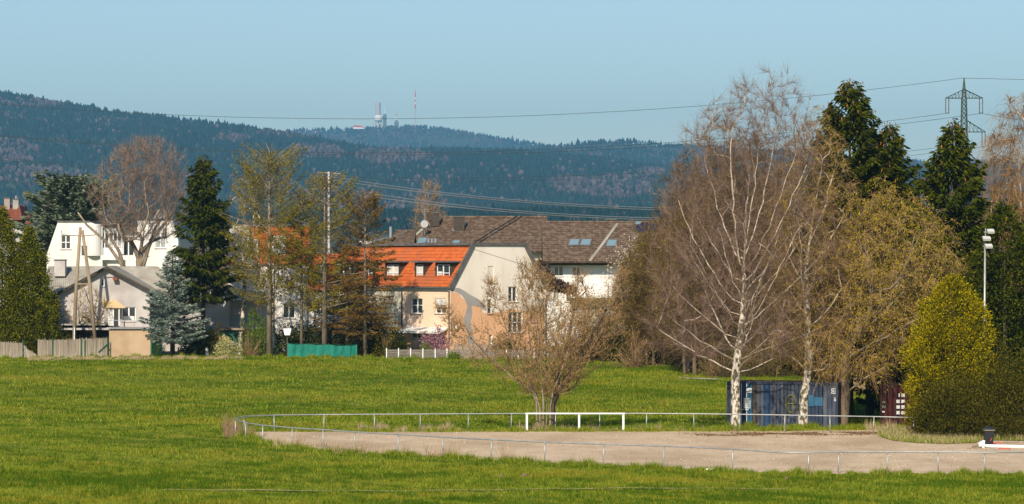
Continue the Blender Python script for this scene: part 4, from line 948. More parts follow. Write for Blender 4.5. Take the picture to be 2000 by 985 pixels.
# graffiti: letter A in a ring
uc, zc = K.uz(1544.5, 789); ring = [K.pt(uc+.29*math.cos(t), zc+.48*math.sin(t), -.012) for t in np.linspace(0, 6.1, 20)]
m = MB().tube(ring, .028, 4); m.tube([K.pt(uc-.2, zc-.34, -.012), K.pt(uc-.02, zc+.40, -.012), K.pt(uc+.2, zc-.28, -.012)], .026, 4); m.tube([K.pt(uc-.22, zc-.02, -.012), K.pt(uc+.25, zc+.02, -.012)], .024, 4)
m.v = [tuple(Vector(v)-K.n*((Vector(v)-K.o).dot(-K.n)+.012)*(.85)) for v in m.v]; tag(m.build('graffiti', M_yel, bc), kind='stuff')
flat((1503.5, 799, 1514, 811), M_cb[2], 'stencil_patch', bc, d=-.010); flat((1590, 776, 1607, 793), M_cb[4], 'painted_patch', bc, d=-.012); flat((1579, 772, 1589.5, 794), M_cb[4], 'painted_patch', bc, d=-.024)
rs = np.random.RandomState(4); m = MB()
for i in range(46):
    x = 1517+43*rs.rand(); y = 834-26*rs.rand()**1.6; u, z = K.uz(x, y); w = .03+.07*rs.rand(); h = .08+.22*rs.rand(); a = [K.pt(u+w*math.cos(t)*(.6+.6*rs.rand()), z+h*.5*math.sin(t)*(.6+.6*rs.rand()), -.010-.0001*i) for t in np.linspace(0, 5.4, 7)]; m.quad(*a)
tag(m.build('peeling_paint', M_cb[2], bc), kind='stuff')
m = MB(); K.box(m, .2, .2+.5, .3, 1.5, -.01, -.005); m.build('faded_patch', M_cb[2], bc)
YR2 = 170.5; R_ = Plane(1719, YR2, -19); rt_ = ZA(750, YR2)
rc = empty('red_shipping_container', (XA(1755, YR2), YR2, 0), 'dark red storage container with a grid of white stickers beside the golden conifer', 'container')
M_rc = noisy('dark_red_container_paint', (.055, .010, .009), (.03, .007, .007), 3, 6, .6, .15, stretch=(1, 1, .35)); M_rcd = noisy('dark_container_frame', (.03, .012, .012), (.05, .02, .018), 3, 5, .6)
m = MB(); R_.box(m, .03, 6, -.02, rt_-.1, .08, DK-.03); m.build('body', M_rcd, rc); m = MB(); R_.box(m, 0, 6.05, rt_-.11, rt_, -.02, DK); R_.box(m, 0, .12, .1, rt_-.11, -.02, .1); R_.box(m, 0, 6.05, -.02, .1, -.02, .1); m.build('frame', M_rcd, rc)
for i in range(20):
    a = .14+i*.29; b = a+.28; m = MB().prism([R_.pt(a, .1, .078), R_.pt(a+.04, .1, .015), R_.pt(b-.06, .1, .015), R_.pt(b, .1, .078)], (0, 0, rt_-.215)); m.build('panel', M_rc, rc)
for y in (769, 781, 792, 803):
    for x in ((1751, 1760.5) if y > 770 else (1755, 1760.5)): flat((x, y, x+(6.5 if y > 770 or x > 1756 else 2.5), y+6.5), M_lines, 'sticker', rc, R_, -.008)
M_gr = principled('faded_green_graffiti', (.10, .15, .08), .8)
for r in ((1721, 784, 1729, 788), (1720, 792, 1730, 798), (1721, 803, 1728, 806)): flat(r, M_gr if r[1] < 800 else M_lines, 'graffiti_patch', rc, R_, -.008)
# ---------------------------------------------------------------- bin, lying goal post, rubbish
YBN = 153.5; px_, wB = 1931, XA(1941, YBN)-XA(1921.5, YBN)
bn = empty('wheelie_bin', (XA(px_, YBN), YBN, .04), 'black two-wheeled rubbish bin standing in front of the dark bushes', 'bin')
M_bin = principled('black_bin_plastic', (.02, .021, .024), .5); h = ZA(838, YBN); x0 = XA(px_, YBN); m = MB(); w = wB/2
lo_, hi_ = w*.72, w*.95; n = len(m.v)
m.v += [(x0+sx*lo_, YBN+sy*.24, .08) for sx, sy in ((-1, -1), (1, -1), (1, 1), (-1, 1))]+[(x0+sx*hi_, YBN+sy*.33, h) for sx, sy in ((-1, -1), (1, -1), (1, 1), (-1, 1))]
m.f += [(3, 2, 1, 0), (4, 5, 6, 7), (0, 1, 5, 4), (1, 2, 6, 5), (2, 3, 7, 6), (3, 0, 4, 7)]; m.build('body', M_bin, bn)
m = MB(); m.box((x0, YBN, h-.05), (w*2.05, .74, .05)); m.build('rim', principled('worn_bin_rim', (.20, .17, .12), .6), bn)
m = MB(); m.prism([(x0-w*1.03, YBN-.36, h-.02), (x0+w*1.03, YBN-.36, h-.02), (x0+w*1.03, YBN-.3, h+.06), (x0+w*.8, YBN-.1, h+.10), (x0-w*.8, YBN-.1, h+.10), (x0-w*1.03, YBN-.3, h+.06)], (0, .64, 0)); m.build('lid', M_bin, bn)
for s in (-1, 1): m = MB().tube([(x0+s*w*.62, YBN+.24, .12), (x0+s*w*.82, YBN+.24, .12)], .1, 12); m.build('wheel', M_bin, bn)
m = MB(); m.prism([(x0+w*.1, YBN-.285, .28), (x0+w*.25, YBN-.285, .28), (x0+w*.5, YBN-.295, .42), (x0+w*.38, YBN-.295, .42)], (0, -.006, 0)); m.build('red_sticker', M_red, bn)
YGP = 151.5
gp = empty('lying_goal_post', (XA(1960, YGP), YGP, .2), 'long white goal post lying on the sand in front of the bin', 'goal post')
m = MB(); m.tube([P(1912, 871, YGP), P(2060, 874.5, YGP)], .085, 8); m.build('post', M_whitep, gp, True)
m = MB(); m.tube([P(1898, 872.5, YGP+.3), P(1915, 870, YGP+.1)], .06, 6); m.build('wooden_end', M_wood, gp)
wr = empty('white_plastic_bundle', P(1918, 878, YGP-.3), 'crumpled white plastic bundle wrapped round the end of the lying goal post', 'plastic bundle')
rs = np.random.RandomState(8); m = MB()
for i, (a, b) in enumerate((((1912, 868), (1921, 861)), ((1921, 861), (1919, 872)), ((1914, 870), (1924, 878)), ((1919, 866), (1923, 874)), ((1913, 872), (1918, 868)))):
    a = P(*a, YGP-.14-.03*i); b = P(*b, YGP-.14-.03*i); m.tube([a, (a+b)/2+Vector((.03, -.03, .02)), b], .085, 6, .05)
bpy_o = m.build('wrap', M_whitep, wr, True)
m = MB().prism([P(1912, 863, YGP-.1), P(1916, 868, YGP-.1), P(1914, 869, YGP-.1), P(1911, 864, YGP-.1)], (0, .03, 0)); m.build('cardboard_flap', M_wood, wr)
for i, (px, y, w, mt, lb) in enumerate(((1900, 877, 22, M_wood, 'brown flat board on the sand left of the white bundle'), (1945, 866.5, 26, M_red, 'thin red strip of rubbish behind the lying goal post'), (1975, 865.5, 30, M_wood, 'brown plank behind the lying goal post near the right edge'), (1938, 877, 7, M_metal, 'small grey scrap in front of the goal post right of the bundle'), (1962, 878, 24, M_red, 'long red slat in front of the lying goal post'))):
    Y = YG(y+1.0); m = MB().box((0, 0, .03), (w/F*Y, .14, .035), .06*(i-2)); o = tag(m.build('rubbish_piece', mt), lb, 'rubbish'); o.location = (XA(px, Y), Y, .03)
# floodlight pole
M_lamp = principled('light_grey_lamp_housing', (.50, .50, .48), .5)
YF = 168; fp = empty('floodlight_pole', (XA(1924, YF), YF, 0), 'slim grey pole with three white floodlights before the dark conifer', 'floodlight')
m = MB().tube([(XA(1921.5, YF), YF, 0), P(1924, 470, YF)], .075, 8, .055); m.build('pole', M_rail, fp, True)
for px, y, w in ((1935, 452, 13), (1927, 466, 15), (1931, 481, 14)):
    m = MB().box(P(px, y, YF-.25), (w/F*YF, .3, .13), .1, Matrix.Rotation(.5, 3, 'X')); m.build('lamp_head', M_lamp, fp)
m = MB().tube([P(1925, 446, YF), P(1924, 485, YF)], .035, 6); m.tube([P(1922, 454, YF-.05), P(1938, 454, YF-.05)], .025, 5); m.tube([P(1920, 481, YF-.05), P(1934, 481, YF-.05)], .025, 5); m.build('bracket', M_rail, fp)
# ---------------------------------------------------------------- fences in front of the houses
M_gpost = principled('dark_green_post', (.015, .10, .055), .5)
M_reed = leafmat('reed_stalks', [(.22, .19, .15), (.34, .29, .22), (.44, .37, .28)], 0, .9); M_reedb = noisy('reed_backing', (.20, .17, .13), (.30, .25, .19), 6, 6, .95, .3, stretch=(4, 4, .1))
YR = 250.3; rf = empty('reed_fence', (XA(100, YR), YR, 1.4), 'weathered grey reed screen fence on green posts, partly fallen at the left', 'fence')
rs = np.random.RandomState(2)
def reed(px0, px1, top0, top1, lean=0, base=699, Y=YR):
    x0, x1 = XA(px0, Y), XA(px1, Y); zb_ = 1.38; zt0, zt1 = ZA(top0, Y), ZA(top1, Y); n = int((x1-x0)/.035)
    V = []; Q = []
    for i in range(n):
        t = (i+rs.rand()*.5)/n; x = x0+(x1-x0)*t; zt = zt0+(zt1-zt0)*t+rs.randn()*.05; w = .013+.012*rs.rand(); y = Y+rs.randn()*.012; lx = rs.randn()*.04+lean*(zt-zb_); k = len(V)
        V += [(x-w, y, zb_), (x+w, y, zb_), (x+lx+w*.7, y+rs.randn()*.02, zt), (x+lx-w*.7, y, zt)]; Q.append((k, k+1, k+2, k+3))
    me = bpy.data.meshes.new('reed_panel'); me.from_pydata(V, [], Q); me.update(); o = link('reed_panel', me, M_reed, rf); o.matrix_parent_inverse = wm(rf).inverted()
    m = MB().prism([(x0, Y+.04, zb_), (x1, Y+.04, zb_), (x1+lean*(zt1-zb_), Y+.04, zt1-.05), (x0+lean*(zt0-zb_), Y+.04, zt0-.05)], (0, .02, 0)); b = m.build('backing', M_reedb, o); return o
reed(-30, 16, 668, 668); reed(15.5, 44.5, 668, 670); reed(46, 56, 671, 675, -.2); reed(54, 75, 674, 694, -.35); reed(74, 102, 663, 664); reed(103.5, 158, 664, 662); reed(159.5, 209, 662, 660)
for px, y in ((45, 664), (103, 662), (159, 661), (166, 664), (211, 660)):
    m = MB().tube([(XA(px, YR), YR-.06, 1.3), (XA(px, YR), YR-.06, ZA(y, YR))], .045, 6); m.build('post', M_gpost, rf)
m = MB().tube([P(192, 688, YR-.1), P(210, 672, YR-.1)], .04, 5); m.build('brace', M_gpost, rf)
gt = empty('green_wire_gate', P(306, 697, YR), 'narrow green metal gate frame right of the beige shed', 'gate')
for px in (296, 316): m = MB().tube([P(px, 700, YR), P(px, 660, YR)], .05, 6); m.build('post', M_gpost, gt)
m = MB()
for i in range(9): m.tube([P(298+i*2, 695, YR), P(298+i*2, 668, YR)], .012, 4)
m.tube([P(296, 668, YR), P(316, 668, YR)], .025, 5); tag(m.build('mesh_infill', M_gpost, gt), kind='stuff')
M_scr = noisy('turquoise_screen_fabric', (.008, .13, .095), (.014, .19, .135), 2, 5, .6, .4, stretch=(1, 1, .4))
YG2 = 250.2; gf = empty('green_screen_fence', (XA(630, YG2), YG2, 1.4), 'turquoise green fabric privacy fence at the edge of the meadow under the larches', 'fence')
ps = [(562, 671), (601, 672), (642, 673), (679, 675), (697, 673)]
for (a, ya), (b, yb) in zip(ps, ps[1:]):
    m = MB(); k = 12; g = [[P(a+(b-a)*i/k, (ya+(yb-ya)*i/k)*(1-v)+697*v+(1.6*math.sin(math.pi*i/k) if v == 0 else 0), YG2+.05*math.sin(i*1.3+v*2)*math.sin(math.pi*i/k)) for i in range(k+1)] for v in (0, .5, 1)]
    for v in range(2):
        for i in range(k): m.quad(g[v+1][i], g[v+1][i+1], g[v][i+1], g[v][i])
    m.build('screen_panel', M_scr, gf, True)
for px, y in ps: m = MB().tube([(XA(px, YG2), YG2+.04, 1.3), (XA(px, YG2), YG2+.04, ZA(y-1.5, YG2))], .03, 6); m.build('post', M_gpost, gf)
m = MB(); m.tube([P(a, y-.3, YG2-.02) for a, y in ps], .012, 4); m.build('tension_wire', M_gpost, gf)
M_slat = noisy('weathered_grey_boards', (.15, .13, .11), (.24, .21, .18), 2, 6, .85, .3, stretch=(.3, 1, 3))
YL = 249; sf = empty('slatted_garden_fence', (XA(930, YL), YL, 1.4), 'grey horizontal board fence with white posts in front of the row house', 'fence')
pxs = [755, 778.5, 802, 826, 850, 873, 896, 920, 943, 966, 989, 1012, 1043, 1070, 1093, 1118]
for i, px in enumerate(pxs):
    m = MB().box((XA(px, YL), YL-.06, (1.3+ZA(680+i*.25, YL))/2), (.075, .07, ZA(680+i*.25, YL)-1.3)); m.build('post', M_whitep if not 5 < i < 10 else M_slat, sf)
for a, b in zip(pxs, pxs[1:]):
    for j in range(5):
        z = 1.5+j*.155+rnd.uniform(-.01, .01); m = MB().box(((XA(a, YL)+XA(b, YL))/2, YL, z+.06), (XA(b, YL)-XA(a, YL)-.03, .025, .105)); m.build('slat', M_slat, sf)
m = MB(); m.box(((XA(886, 251)+XA(1000, 251))/2, 251, (1.3+ZA(672, 251))/2), (XA(1000, 251)-XA(886, 251), .08, ZA(672, 251)-1.3)); tag(m.build('terrace_screen', noisy('tan_screen_board', (.36, .27, .20), (.30, .22, .17), .8, 5, .9)), 'plain tan board screen below the wavy painted gable', 'screen', kind=None)
# ---------------------------------------------------------------- garden things
YA = 252.5; ap = empty('a_frame_pole', P(165, 690, YA), 'old wooden twin-leg power pole leaning together at the top beside the bungalow', 'pole')
m = MB().tube([P(143, 700, YA), P(149, 560, YA), P(157, 444, YA)], .17, 9, .12); m.build('leg', M_pole, ap, True)
m = MB().tube([P(189, 700, YA+.3), P(176, 560, YA+.15), P(161, 450, YA)], .17, 9, .12); m.build('leg', M_pole, ap, True)
m = MB().tube([P(151, 555, YA), P(176, 555.5, YA+.1)], .08, 6); m.build('crosspiece', M_pole, ap)
for x1, x2 in ((158, 122), (161, 186)):
    m = MB().tube([P(x1, 461, YA-.1), P((x1*.4+x2*.6), 460, YA-.1), P(x2, 459, YA-.1), P(x2+(-3 if x2 < 150 else 2), 450, YA-.1)], .04, 5); m.build('insulator_arm', M_pole, ap)
m = MB().tube([P(144.5, 700, YA-.22), P(145.5, 640, YA-.22)], .05, 6); m.build('cable_guard', M_whitep, ap)
YU = 275; up_ = empty('utility_pole', P(642, 690, YU), 'slim pale utility pole with a crossarm and hanging ring insulators above the larches', 'pole')
m = MB().tube([P(643, 700, YU), P(642, 336, YU)], .16, 8, .09); m.build('pole', M_conc, up_, True)
m = MB().tube([P(620, 337, YU), P(665, 340, YU)], .06, 6); m.build('crossarm', M_pole, up_)
for px in (621, 630, 655, 663):
    m = MB().tube([P(px+2.2*math.cos(t), 342+3*math.sin(t), YU) for t in np.linspace(0, 6.28, 9)], .03, 5); m.build('insulator', M_slate, up_)
bb = empty('white_bird_feeder', P(561, 690, 251.5), 'small white tapered feeder box on a thin post beside the turquoise fence', 'bird feeder')
a = [P(x, y, 251.3) for x, y in ((556, 655), (566, 655), (569, 642), (553, 642))]; m = MB().prism(a, (0, .5, 0)); m.build('box', M_whitep, bb)
MB().tube([P(561, 700, 251.5), P(561, 655, 251.5)], .03, 6).build('post', M_slate, bb)
bt = empty('wooden_bird_table', P(452, 695, 251.5), 'small brown wooden bird table on splayed legs in the garden', 'bird table')
m = MB().box(P(452, 673, 251.5), (.75, .5, .08)); m.build('top', M_wood, bt); m = MB().prism([P(445, 671, 251.4), P(459, 671, 251.4), P(452, 665, 251.4)], (0, .4, 0)); m.build('roof', M_wood, bt)
for a_, b_ in (((450, 674), (443, 692)), ((454, 674), (458, 693)), ((452, 674), (451, 694))): MB().tube([P(*a_, 251.5), P(*b_, 251.4)], .04, 5).build('leg', M_wood, bt)
bw = empty('brick_garden_wall', P(412, 690, 252.5), 'low orange brick garden wall behind the yellow shrub', 'wall')
W_ = Plane(386, 252.5, 0); 
bme = None
for r in range(5):
    for c in range(8):
        x0 = 388+c*6+(3 if r % 2 else 0); u0 = W_.uz(x0, 650)[0]; z = ZA(674, 252.5)+r*.145
        m = MB(); W_.box(m, u0, u0+.235, z, z+.13, 0, .12); m.build('brick', M_brick, bw)
m = MB(); W_.box(m, .05, 2.3, 1.3, ZA(658, 252.5), .12, .2); m.build('mortar', M_greyr, bw)
bq = empty('covered_barbecue', P(814, 690, 252), 'dark covered barbecue on the terrace left of the pink magnolia', 'barbecue')
m = MB(); c = P(815, 676, 252); m.lathe(c-Vector((0, 0, .45)), [(.42, 0), (.47, .35), (.52, .7), (.38, .92), (.12, 1.02)], 12); m.build('cover', M_dark, bq, True)
for i, (px, py, lb) in enumerate(((380, 689, 'small dark garden figure under the blue spruce, left of the pair'), (404, 691, 'grey stone garden figure near the yellow shrub'))):
    m = MB().lathe((0, 0, 0), [(.16, 0), (.20, .25), (.12, .5), (.15, .62), (.08, .8)], 10); o = tag(m.build('garden_figure', M_slate if i == 0 else M_greyr), lb, 'garden figure'); o.location = P(px, py+6, 251.6)
gn = empty('green_garden_hut', P(458, 690, 256), 'low dark green garden hut with a flat brown roof below the glass balcony', 'hut'); W_ = Plane(428, 256, 0)
m = MB(); W_.box(m, 0, 1.9, 1.3, ZA(645, 256), 0, 1.6); m.build('wall', M_gpost, gn); m = MB(); W_.box(m, -.2, 2.1, ZA(645, 256)+.003, ZA(641, 256), -.3, 1.8); m.build('roof', M_pole, gn)
# concrete slab in the meadow
m = MB().prism([(0, 0, 0), (2.5, -2.6, 0), (2.9, -2.2, 0), (.3, .5, 0)], (0, 0, .05)); o = tag(m.build('concrete_strip', M_eternit), 'pale flat concrete strip lying in the grass left of the blue container', 'slab'); o.location = (XA(1326, 222), 222, gz(12, 222)+.02)
# ---------------------------------------------------------------- pylon and power lines
YPy = 600; M_pyl = noisy('green_pylon_paint', (.035, .055, .035), (.06, .085, .055), 2, 3, .7)
py = empty('lattice_pylon', P(1883, 560, YPy), 'green lattice electricity pylon with two crossarms above the spruces', 'pylon')
q = lambda x, y, d=0: P(x, y, YPy)+Vector((0, d, 0))
m = MB(); lv = [(153, .4), (178, 5), (192, 8.5), (225, 10), (258, 11.5), (300, 17), (345, 23), (390, 30), (450, 38), (520, 48)]
for sx, sy in ((-1, -1), (1, -1), (1, 1), (-1, 1)): m.tube([q(1883+sx*w/2, y, sy*w/20) for y, w in lv], .11, 4)
m.build('mast_legs', M_pyl, py)
m = MB()
for (y0, w0), (y1, w1) in zip(lv, lv[1:]):
    n = max(1, round((y1-y0)/max(w0, 6)/1.1))
    for i in range(n):
        ya, yb = y0+(y1-y0)*i/n, y0+(y1-y0)*(i+1)/n; wa, wb_ = w0+(w1-w0)*i/n, w0+(w1-w0)*(i+1)/n
        for sy in (-1, 1):
            m.tube([q(1883-wa/2, ya, sy*wa/20), q(1883+wb_/2, yb, sy*wb_/20)], .055, 3, cap=False); m.tube([q(1883+wa/2, ya, sy*wa/20), q(1883-wb_/2, yb, sy*wb_/20)], .055, 3, cap=False)
        m.tube([q(1883-wb_/2, yb, -wb_/20), q(1883+wb_/2, yb, -wb_/20)], .05, 3, cap=False)
tag(m.build('bracing', M_pyl, py), kind='stuff')
for yt, yb, hw in ((176, 192, 37), (234, 258, 42), (296, 322, 37)):
    for s in (-1, 1):
        m = MB(); root = q(1883+s*4, yb); tip = q(1883+s*hw, yb); 
        for dy in (-.4, .4):
            m.tube([root+Vector((0, dy, 0)), tip], .08, 4); m.tube([q(1883+s*3, yt, dy), tip], .07, 4)
        for i in range(1, 5): t = i/5; m.tube([root*(1-t)+tip*t, q(1883+s*3, yt)*(1-t)+tip*t], .05, 3); t2 = (i-1)/5; m.tube([root*(1-t)+tip*t, q(1883+s*3, yt)*(1-t2)+tip*t2], .05, 3)
        arm = m.build('crossarm', M_pyl, py)
        for k in (-3, 3):
            m = MB().tube([q(1883+s*(hw-4)+k, yb), q(1883+s*(hw-4)+k, yb+29)], .10, 5); m.build('insulator', M_slate, arm)
        m = MB().tube([q(1883+s*(hw-4)-4, yb+29), q(1883+s*(hw-4)+4, yb+29)], .08, 4); m.build('yoke', M_slate, arm)
M_wire = principled('dark_wire', (.05, .055, .06), .6)
def wire(pts, Y, r, lb, x0=-500, x1=None, grp=None, n=60, mat=None, Y1=None):
    co = np.polyfit([p[0] for p in pts], [p[1] for p in pts], 2); x1 = x1 or pts[-1][0]; xs = np.linspace(x0, x1, n)
    Ys = np.linspace(Y if Y1 is None else Y1, Y, n); m = MB().tube([P(x, np.polyval(co, x), y) for x, y in zip(xs, Ys)], r, 4); tag(m.build('power_line', mat or M_wire), lb, 'power line', grp)
wire([(0, 203), (560, 233), (1330, 208), (1883, 153)], YPy, .04, 'single topmost wire crossing the open sky to the tip of the pylon')
wire([(0, 263), (500, 297), (1100, 289), (1849, 222)], YPy, .04, 'upper wire of the pair crossing the hills to the upper pylon arm'); wire([(0, 265.5), (500, 301), (1100, 294), (1918, 222)], YPy, .04, 'lower wire of the pair crossing the hills to the upper pylon arm')
wire([(0, 308), (750, 350), (1260, 335), (1844, 288)], YPy, .035, 'wire crossing the middle of the hills to the lower pylon arm, upper of two'); wire([(0, 312), (750, 356), (1260, 343), (1921, 288)], YPy, .035, 'wire crossing the middle of the hills to the lower pylon arm, lower of two')
wire([(0, 353), (600, 396), (1200, 392), (1849, 350)], YPy, .035, 'lowest wire crossing the foot of the hills behind the house roofs')
wire([(1883, 153), (2000, 156), (2200, 168)], YPy, .04, 'topmost wire running right from the pylon tip', 1883, 2300); wire([(1918, 222), (2000, 236), (2200, 262)], YPy, .04, 'wire running right from the upper pylon arm', 1918, 2300)
for i, (a, b, c) in enumerate(((352, 370, 385), (358, 374, 389), (372, 392, 405), (379, 397, 409))):
    wire([(642, a-8), (800, b), (1050, c+8), (1300, c+22)], 330, .045, ('topmost', 'second', 'third', 'lowest')[i]+' of the four pale wires falling right from the utility pole', 642, 1330, Y1=275, mat=M_metal)
wire([(925, 487), (960, 498), (1030, 520)], 256, .02, 'thin cable slanting down across the cream gable', 925, 1030, mat=M_slate)
# molehills
M_soil = noisy('brown_soil', (.20, .13, .085), (.13, .085, .055), 6, 6, .95, .5)
for px, y, w, lb in ((1024, 931, 9, 'brown molehill in the near grass, right of the pair'), (979, 932, 6, 'small brown molehill in the near grass, left of the pair'), (1436, 843, 9, 'low heap of brown soil at the foot of the large birch'), (1536, 937, 5, 'tiny brown clod in the near grass at the right')):
    Y = YG(y+1); r = w/F*Y*.8; rs = np.random.RandomState(w); bm = bmesh.new(); bmesh.ops.create_icosphere(bm, subdivisions=3, radius=1)
    for v in bm.verts: f = 1+.25*noise.noise(v.co*2+Vector((px, 0, 0))); v.co = Vector((v.co.x*r*f, v.co.y*r*.8*f, max(-.05, v.co.z*.16*f)))
    me = bpy.data.meshes.new('molehill'); bm.to_mesh(me); bm.free(); tag(link('molehill', me, M_soil, loc=(XA(px, Y), Y, 0)), lb, 'molehill')
m = MB().prism([(0, 0, 0), (.35, .02, 0), (.3, .2, 0), (.1, .16, 0)], (.02, 0, .06)); tag(m.build('paper_scrap', M_whitep), 'crumpled white paper scrap in the near grass', 'litter').location = (XA(1371, 137), 134.2, .1)
M_twig_ru = leafmat('rusty_twigs', [(.16, .08, .025), (.27, .15, .05), (.36, .22, .09)], 0)
M_twig_bi = leafmat('birch_twigs', [(.10, .06, .042), (.185, .12, .085), (.28, .20, .145)], 0)
M_twig_th = leafmat('thicket_twigs', [(.06, .036, .014), (.12, .075, .03), (.20, .135, .06)], 0)
M_twig_rb = leafmat('red_brown_thicket_twigs', [(.06, .03, .018), (.11, .06, .035), (.18, .11, .065)], 0)
M_twig_pb = leafmat('grey_brown_twigs', [(.13, .085, .06), (.22, .15, .11), (.30, .22, .16)], 0)
# ---------------------------------------------------------------- the trees of the place
def B(px, Y): x = XA(px, Y); return (x, Y, gz(x, Y))
def HT(py, Y): return ZA(py, Y)-gz(0, Y)
L_cat = leafmat('yellow_green_catkins', [(.20, .15, .004), (.38, .29, .006), (.54, .42, .02), (.24, .14, .01)], .3)
L_bud = leafmat('tan_buds', [(.28, .17, .07), (.44, .29, .13), (.20, .11, .04), (.30, .25, .04)], .2)
L_spr = leafmat('dark_spruce_needles', [(.012, .018, .001), (.035, .045, .002), (.075, .085, .004)], .1)
L_spr2 = leafmat('olive_spruce_needles', [(.018, .026, .001), (.045, .058, .002), (.09, .10, .005)], .1)
L_blue = leafmat('blue_spruce_needles', [(.12, .155, .125), (.20, .25, .20), (.31, .37, .30)], .1)
L_ced = leafmat('cedar_needles', [(.06, .08, .045), (.14, .17, .10), (.24, .27, .17)], .1)
L_lar = leafmat('larch_spring_needles', [(.11, .095, .006), (.20, .17, .012), (.31, .26, .03), (.15, .085, .02)], .3)
L_larb = leafmat('brown_larch_twigs', [(.09, .05, .012), (.17, .10, .025), (.23, .155, .035)], .2)
L_thu = leafmat('green_thuja_sprays', [(.03, .036, .001), (.10, .108, .002), (.22, .21, .004)], .15)
L_gold = leafmat('golden_thuja_sprays', [(.06, .06, .001), (.23, .20, .002), (.45, .35, .004)], .2)
L_yew = leafmat('dark_evergreen_leaves', [(.012, .018, .001), (.028, .036, .002), (.055, .06, .004)], .1)
L_oliv = leafmat('olive_bush_leaves', [(.022, .024, .002), (.055, .052, .004), (.12, .10, .008)], .15)
L_grn = leafmat('fresh_green_leaves', [(.07, .13, .015), (.13, .20, .02), (.20, .27, .04)], .3)
L_yel = leafmat('pale_yellow_flowers', [(.50, .48, .16), (.65, .60, .30), (.14, .17, .04)], .3)
L_pink = leafmat('pink_magnolia_flowers', [(.20, .07, .10), (.34, .16, .20), (.55, .36, .38)], .3)
L_wht = leafmat('white_blossom', [(.60, .55, .45), (.72, .68, .58), (.36, .28, .18)], .2)
L_cone = leafmat('spruce_cones', [(.20, .085, .02), (.30, .14, .035)], 0)
# the two white birches and the catkin tree in front of the containers
Y1 = 169.3; H1b = HT(128, Y1)
bare_tree('tall white-barked bare birch at the left end of the blue container', 'birch', B(1437, Y1), H1b, 4.0,
  [(0, 5.2), (.1, 6.0), (.3, 5.7), (.5, 5.4), (.75, 4.3), (.9, 2.6), (1, .6)], .25, (M_birch, M_twig_bi, M_birchlimb), 3, 1300, 1.0, .05, lambda z: (.1+1.7*(z/H1b)**2, 0), .5, (12, .7, .0062), .05, (5000, .05, .1, M_twig_br, .5), .014, 'birch_tree', expo=.565, limit=60000, seg=.6, thin_r=.11, nprim=30, elev=(.35, 1.15))
Y2 = 169.8
bare_tree('slimmer white birch with yellow catkins in front of the blue container middle', 'birch', B(1568, Y2), HT(195, Y2), 3.6,
  [(0, 1.6), (.15, 3.0), (.4, 2.8), (.7, 2.2), (.9, 1.2), (1, .3)], .25, (M_birch, M_twig_tan, M_birchlimb), 5, 700, .85, 0, lambda z: (.15+.7*(z/17)**2, 0), .7, (6, .7, .008), .6, (12000, .075, .1, L_cat, .6), .013, 'birch_tree', limit=17000, seg=.6, nprim=16, elev=(.6, 1.15))
Y3 = 170.3
bare_tree('brown-trunked spreading tree full of yellow-green catkins at the right end of the blue container', 'tree', B(1643, Y3), HT(345, Y3), 3.0,
  [(0, 2.8), (.2, 4.2), (.55, 4.4), (.8, 3.2), (1, .6)], .30, (M_bark, M_twig_tan, M_barkg), 8, 900, .5, .2, lambda z: (.2+2.2*sstep(3, 9, z), 0), .55, (6, .75, .0075), .8, (30000, .085, .12, L_cat, .6), .016, 'catkin_tree', limit=20000, seg=.6, nprim=14, elev=(.3, 1.1))
# multi-stemmed budding tree by the barrier
Y4 = 168.6; e4 = empty('multi_stemmed_tree', B(1065, Y4), 'multi-stemmed budding tree with tan buds beside the white barrier', 'tree'); rs = np.random.RandomState(21)
H4 = HT(500, Y4); sm, tw, lf = [], [], []
for i in range(9):
    a = i/9*6.28+.3+.25*math.sin(i*5); out = (.25, 1.0, .65)[i % 3]; ca, sa = math.cos(a), math.sin(a)*.7; bx, by = (.35+.3*(i % 2))*ca+.05, .3*sa; big = i in (0, 8)
    hh = H4*(1-.24*out*out)*(.92+.1*rs.rand()); ex, ey = ca*out*5.8+(.6 if big else 0), sa*out*3
    k = 190; t = rs.rand(k)**.8; az = rs.rand(k)*6.28; r = (.35+1.15*np.sin(np.clip(t*1.15, 0, 1)*3.14)**.7)*rs.rand(k)**.5
    z = 1.9+(hh-1.9)*t; fz = np.clip((z-1.9)/(hh-1.9), .0, 1)**.75; tg = np.stack([bx+(ex-bx)*fz+np.cos(az)*r, by+(ey-by)*fz+np.sin(az)*r, z], 1)
    tr = [(bx*.7, by*.7, -.15)]+[(bx+(ex-bx)*max(0, (hh*q*.82-1.9)/(hh-1.9))**.8, by+(ey-by)*max(0, (hh*q*.82-1.9)/(hh-1.9))**.8, hh*q*.82) for q in (.1, .22, .36, .52, .7, .85, 1.0)]
    A, Tn, par, tips, nch = skeleton(tr, tg, rs, 1.3, .5, 0, .03); R = tips**.6; R = np.maximum(R*(.13 if big else .058)/R[0], .006)
    kid(e4, link('stem', npmesh('stem', *branch_mesh(A, par, R, .02, 9, rs)), M_barkd if big else M_barkg, e4, smooth=True)); sm.append(branch_mesh(A, par, R, 0, .02, rs))
    th = np.where(R < .03)[0]; idx = np.repeat(th, 4); idx = idx[rs.permutation(len(idx))[:5000]]; D = Tn[idx]+rs.randn(len(idx), 3)*.38+np.array([0, 0, .3]); L = .5*(.5+rs.rand(len(idx))); tw.append(ribbons(A[idx], D, L, .007, rs, .05))
    j = rs.randint(0, len(idx), 3000); lf.append(leaves(A[idx[j]]+unit(D[j])*(L[j]*rs.rand(3000))[:, None], .07, rs, None, .7))
part('crown', join(sm+tw), M_twig_tan, e4); part('buds', join(lf), L_bud, e4)
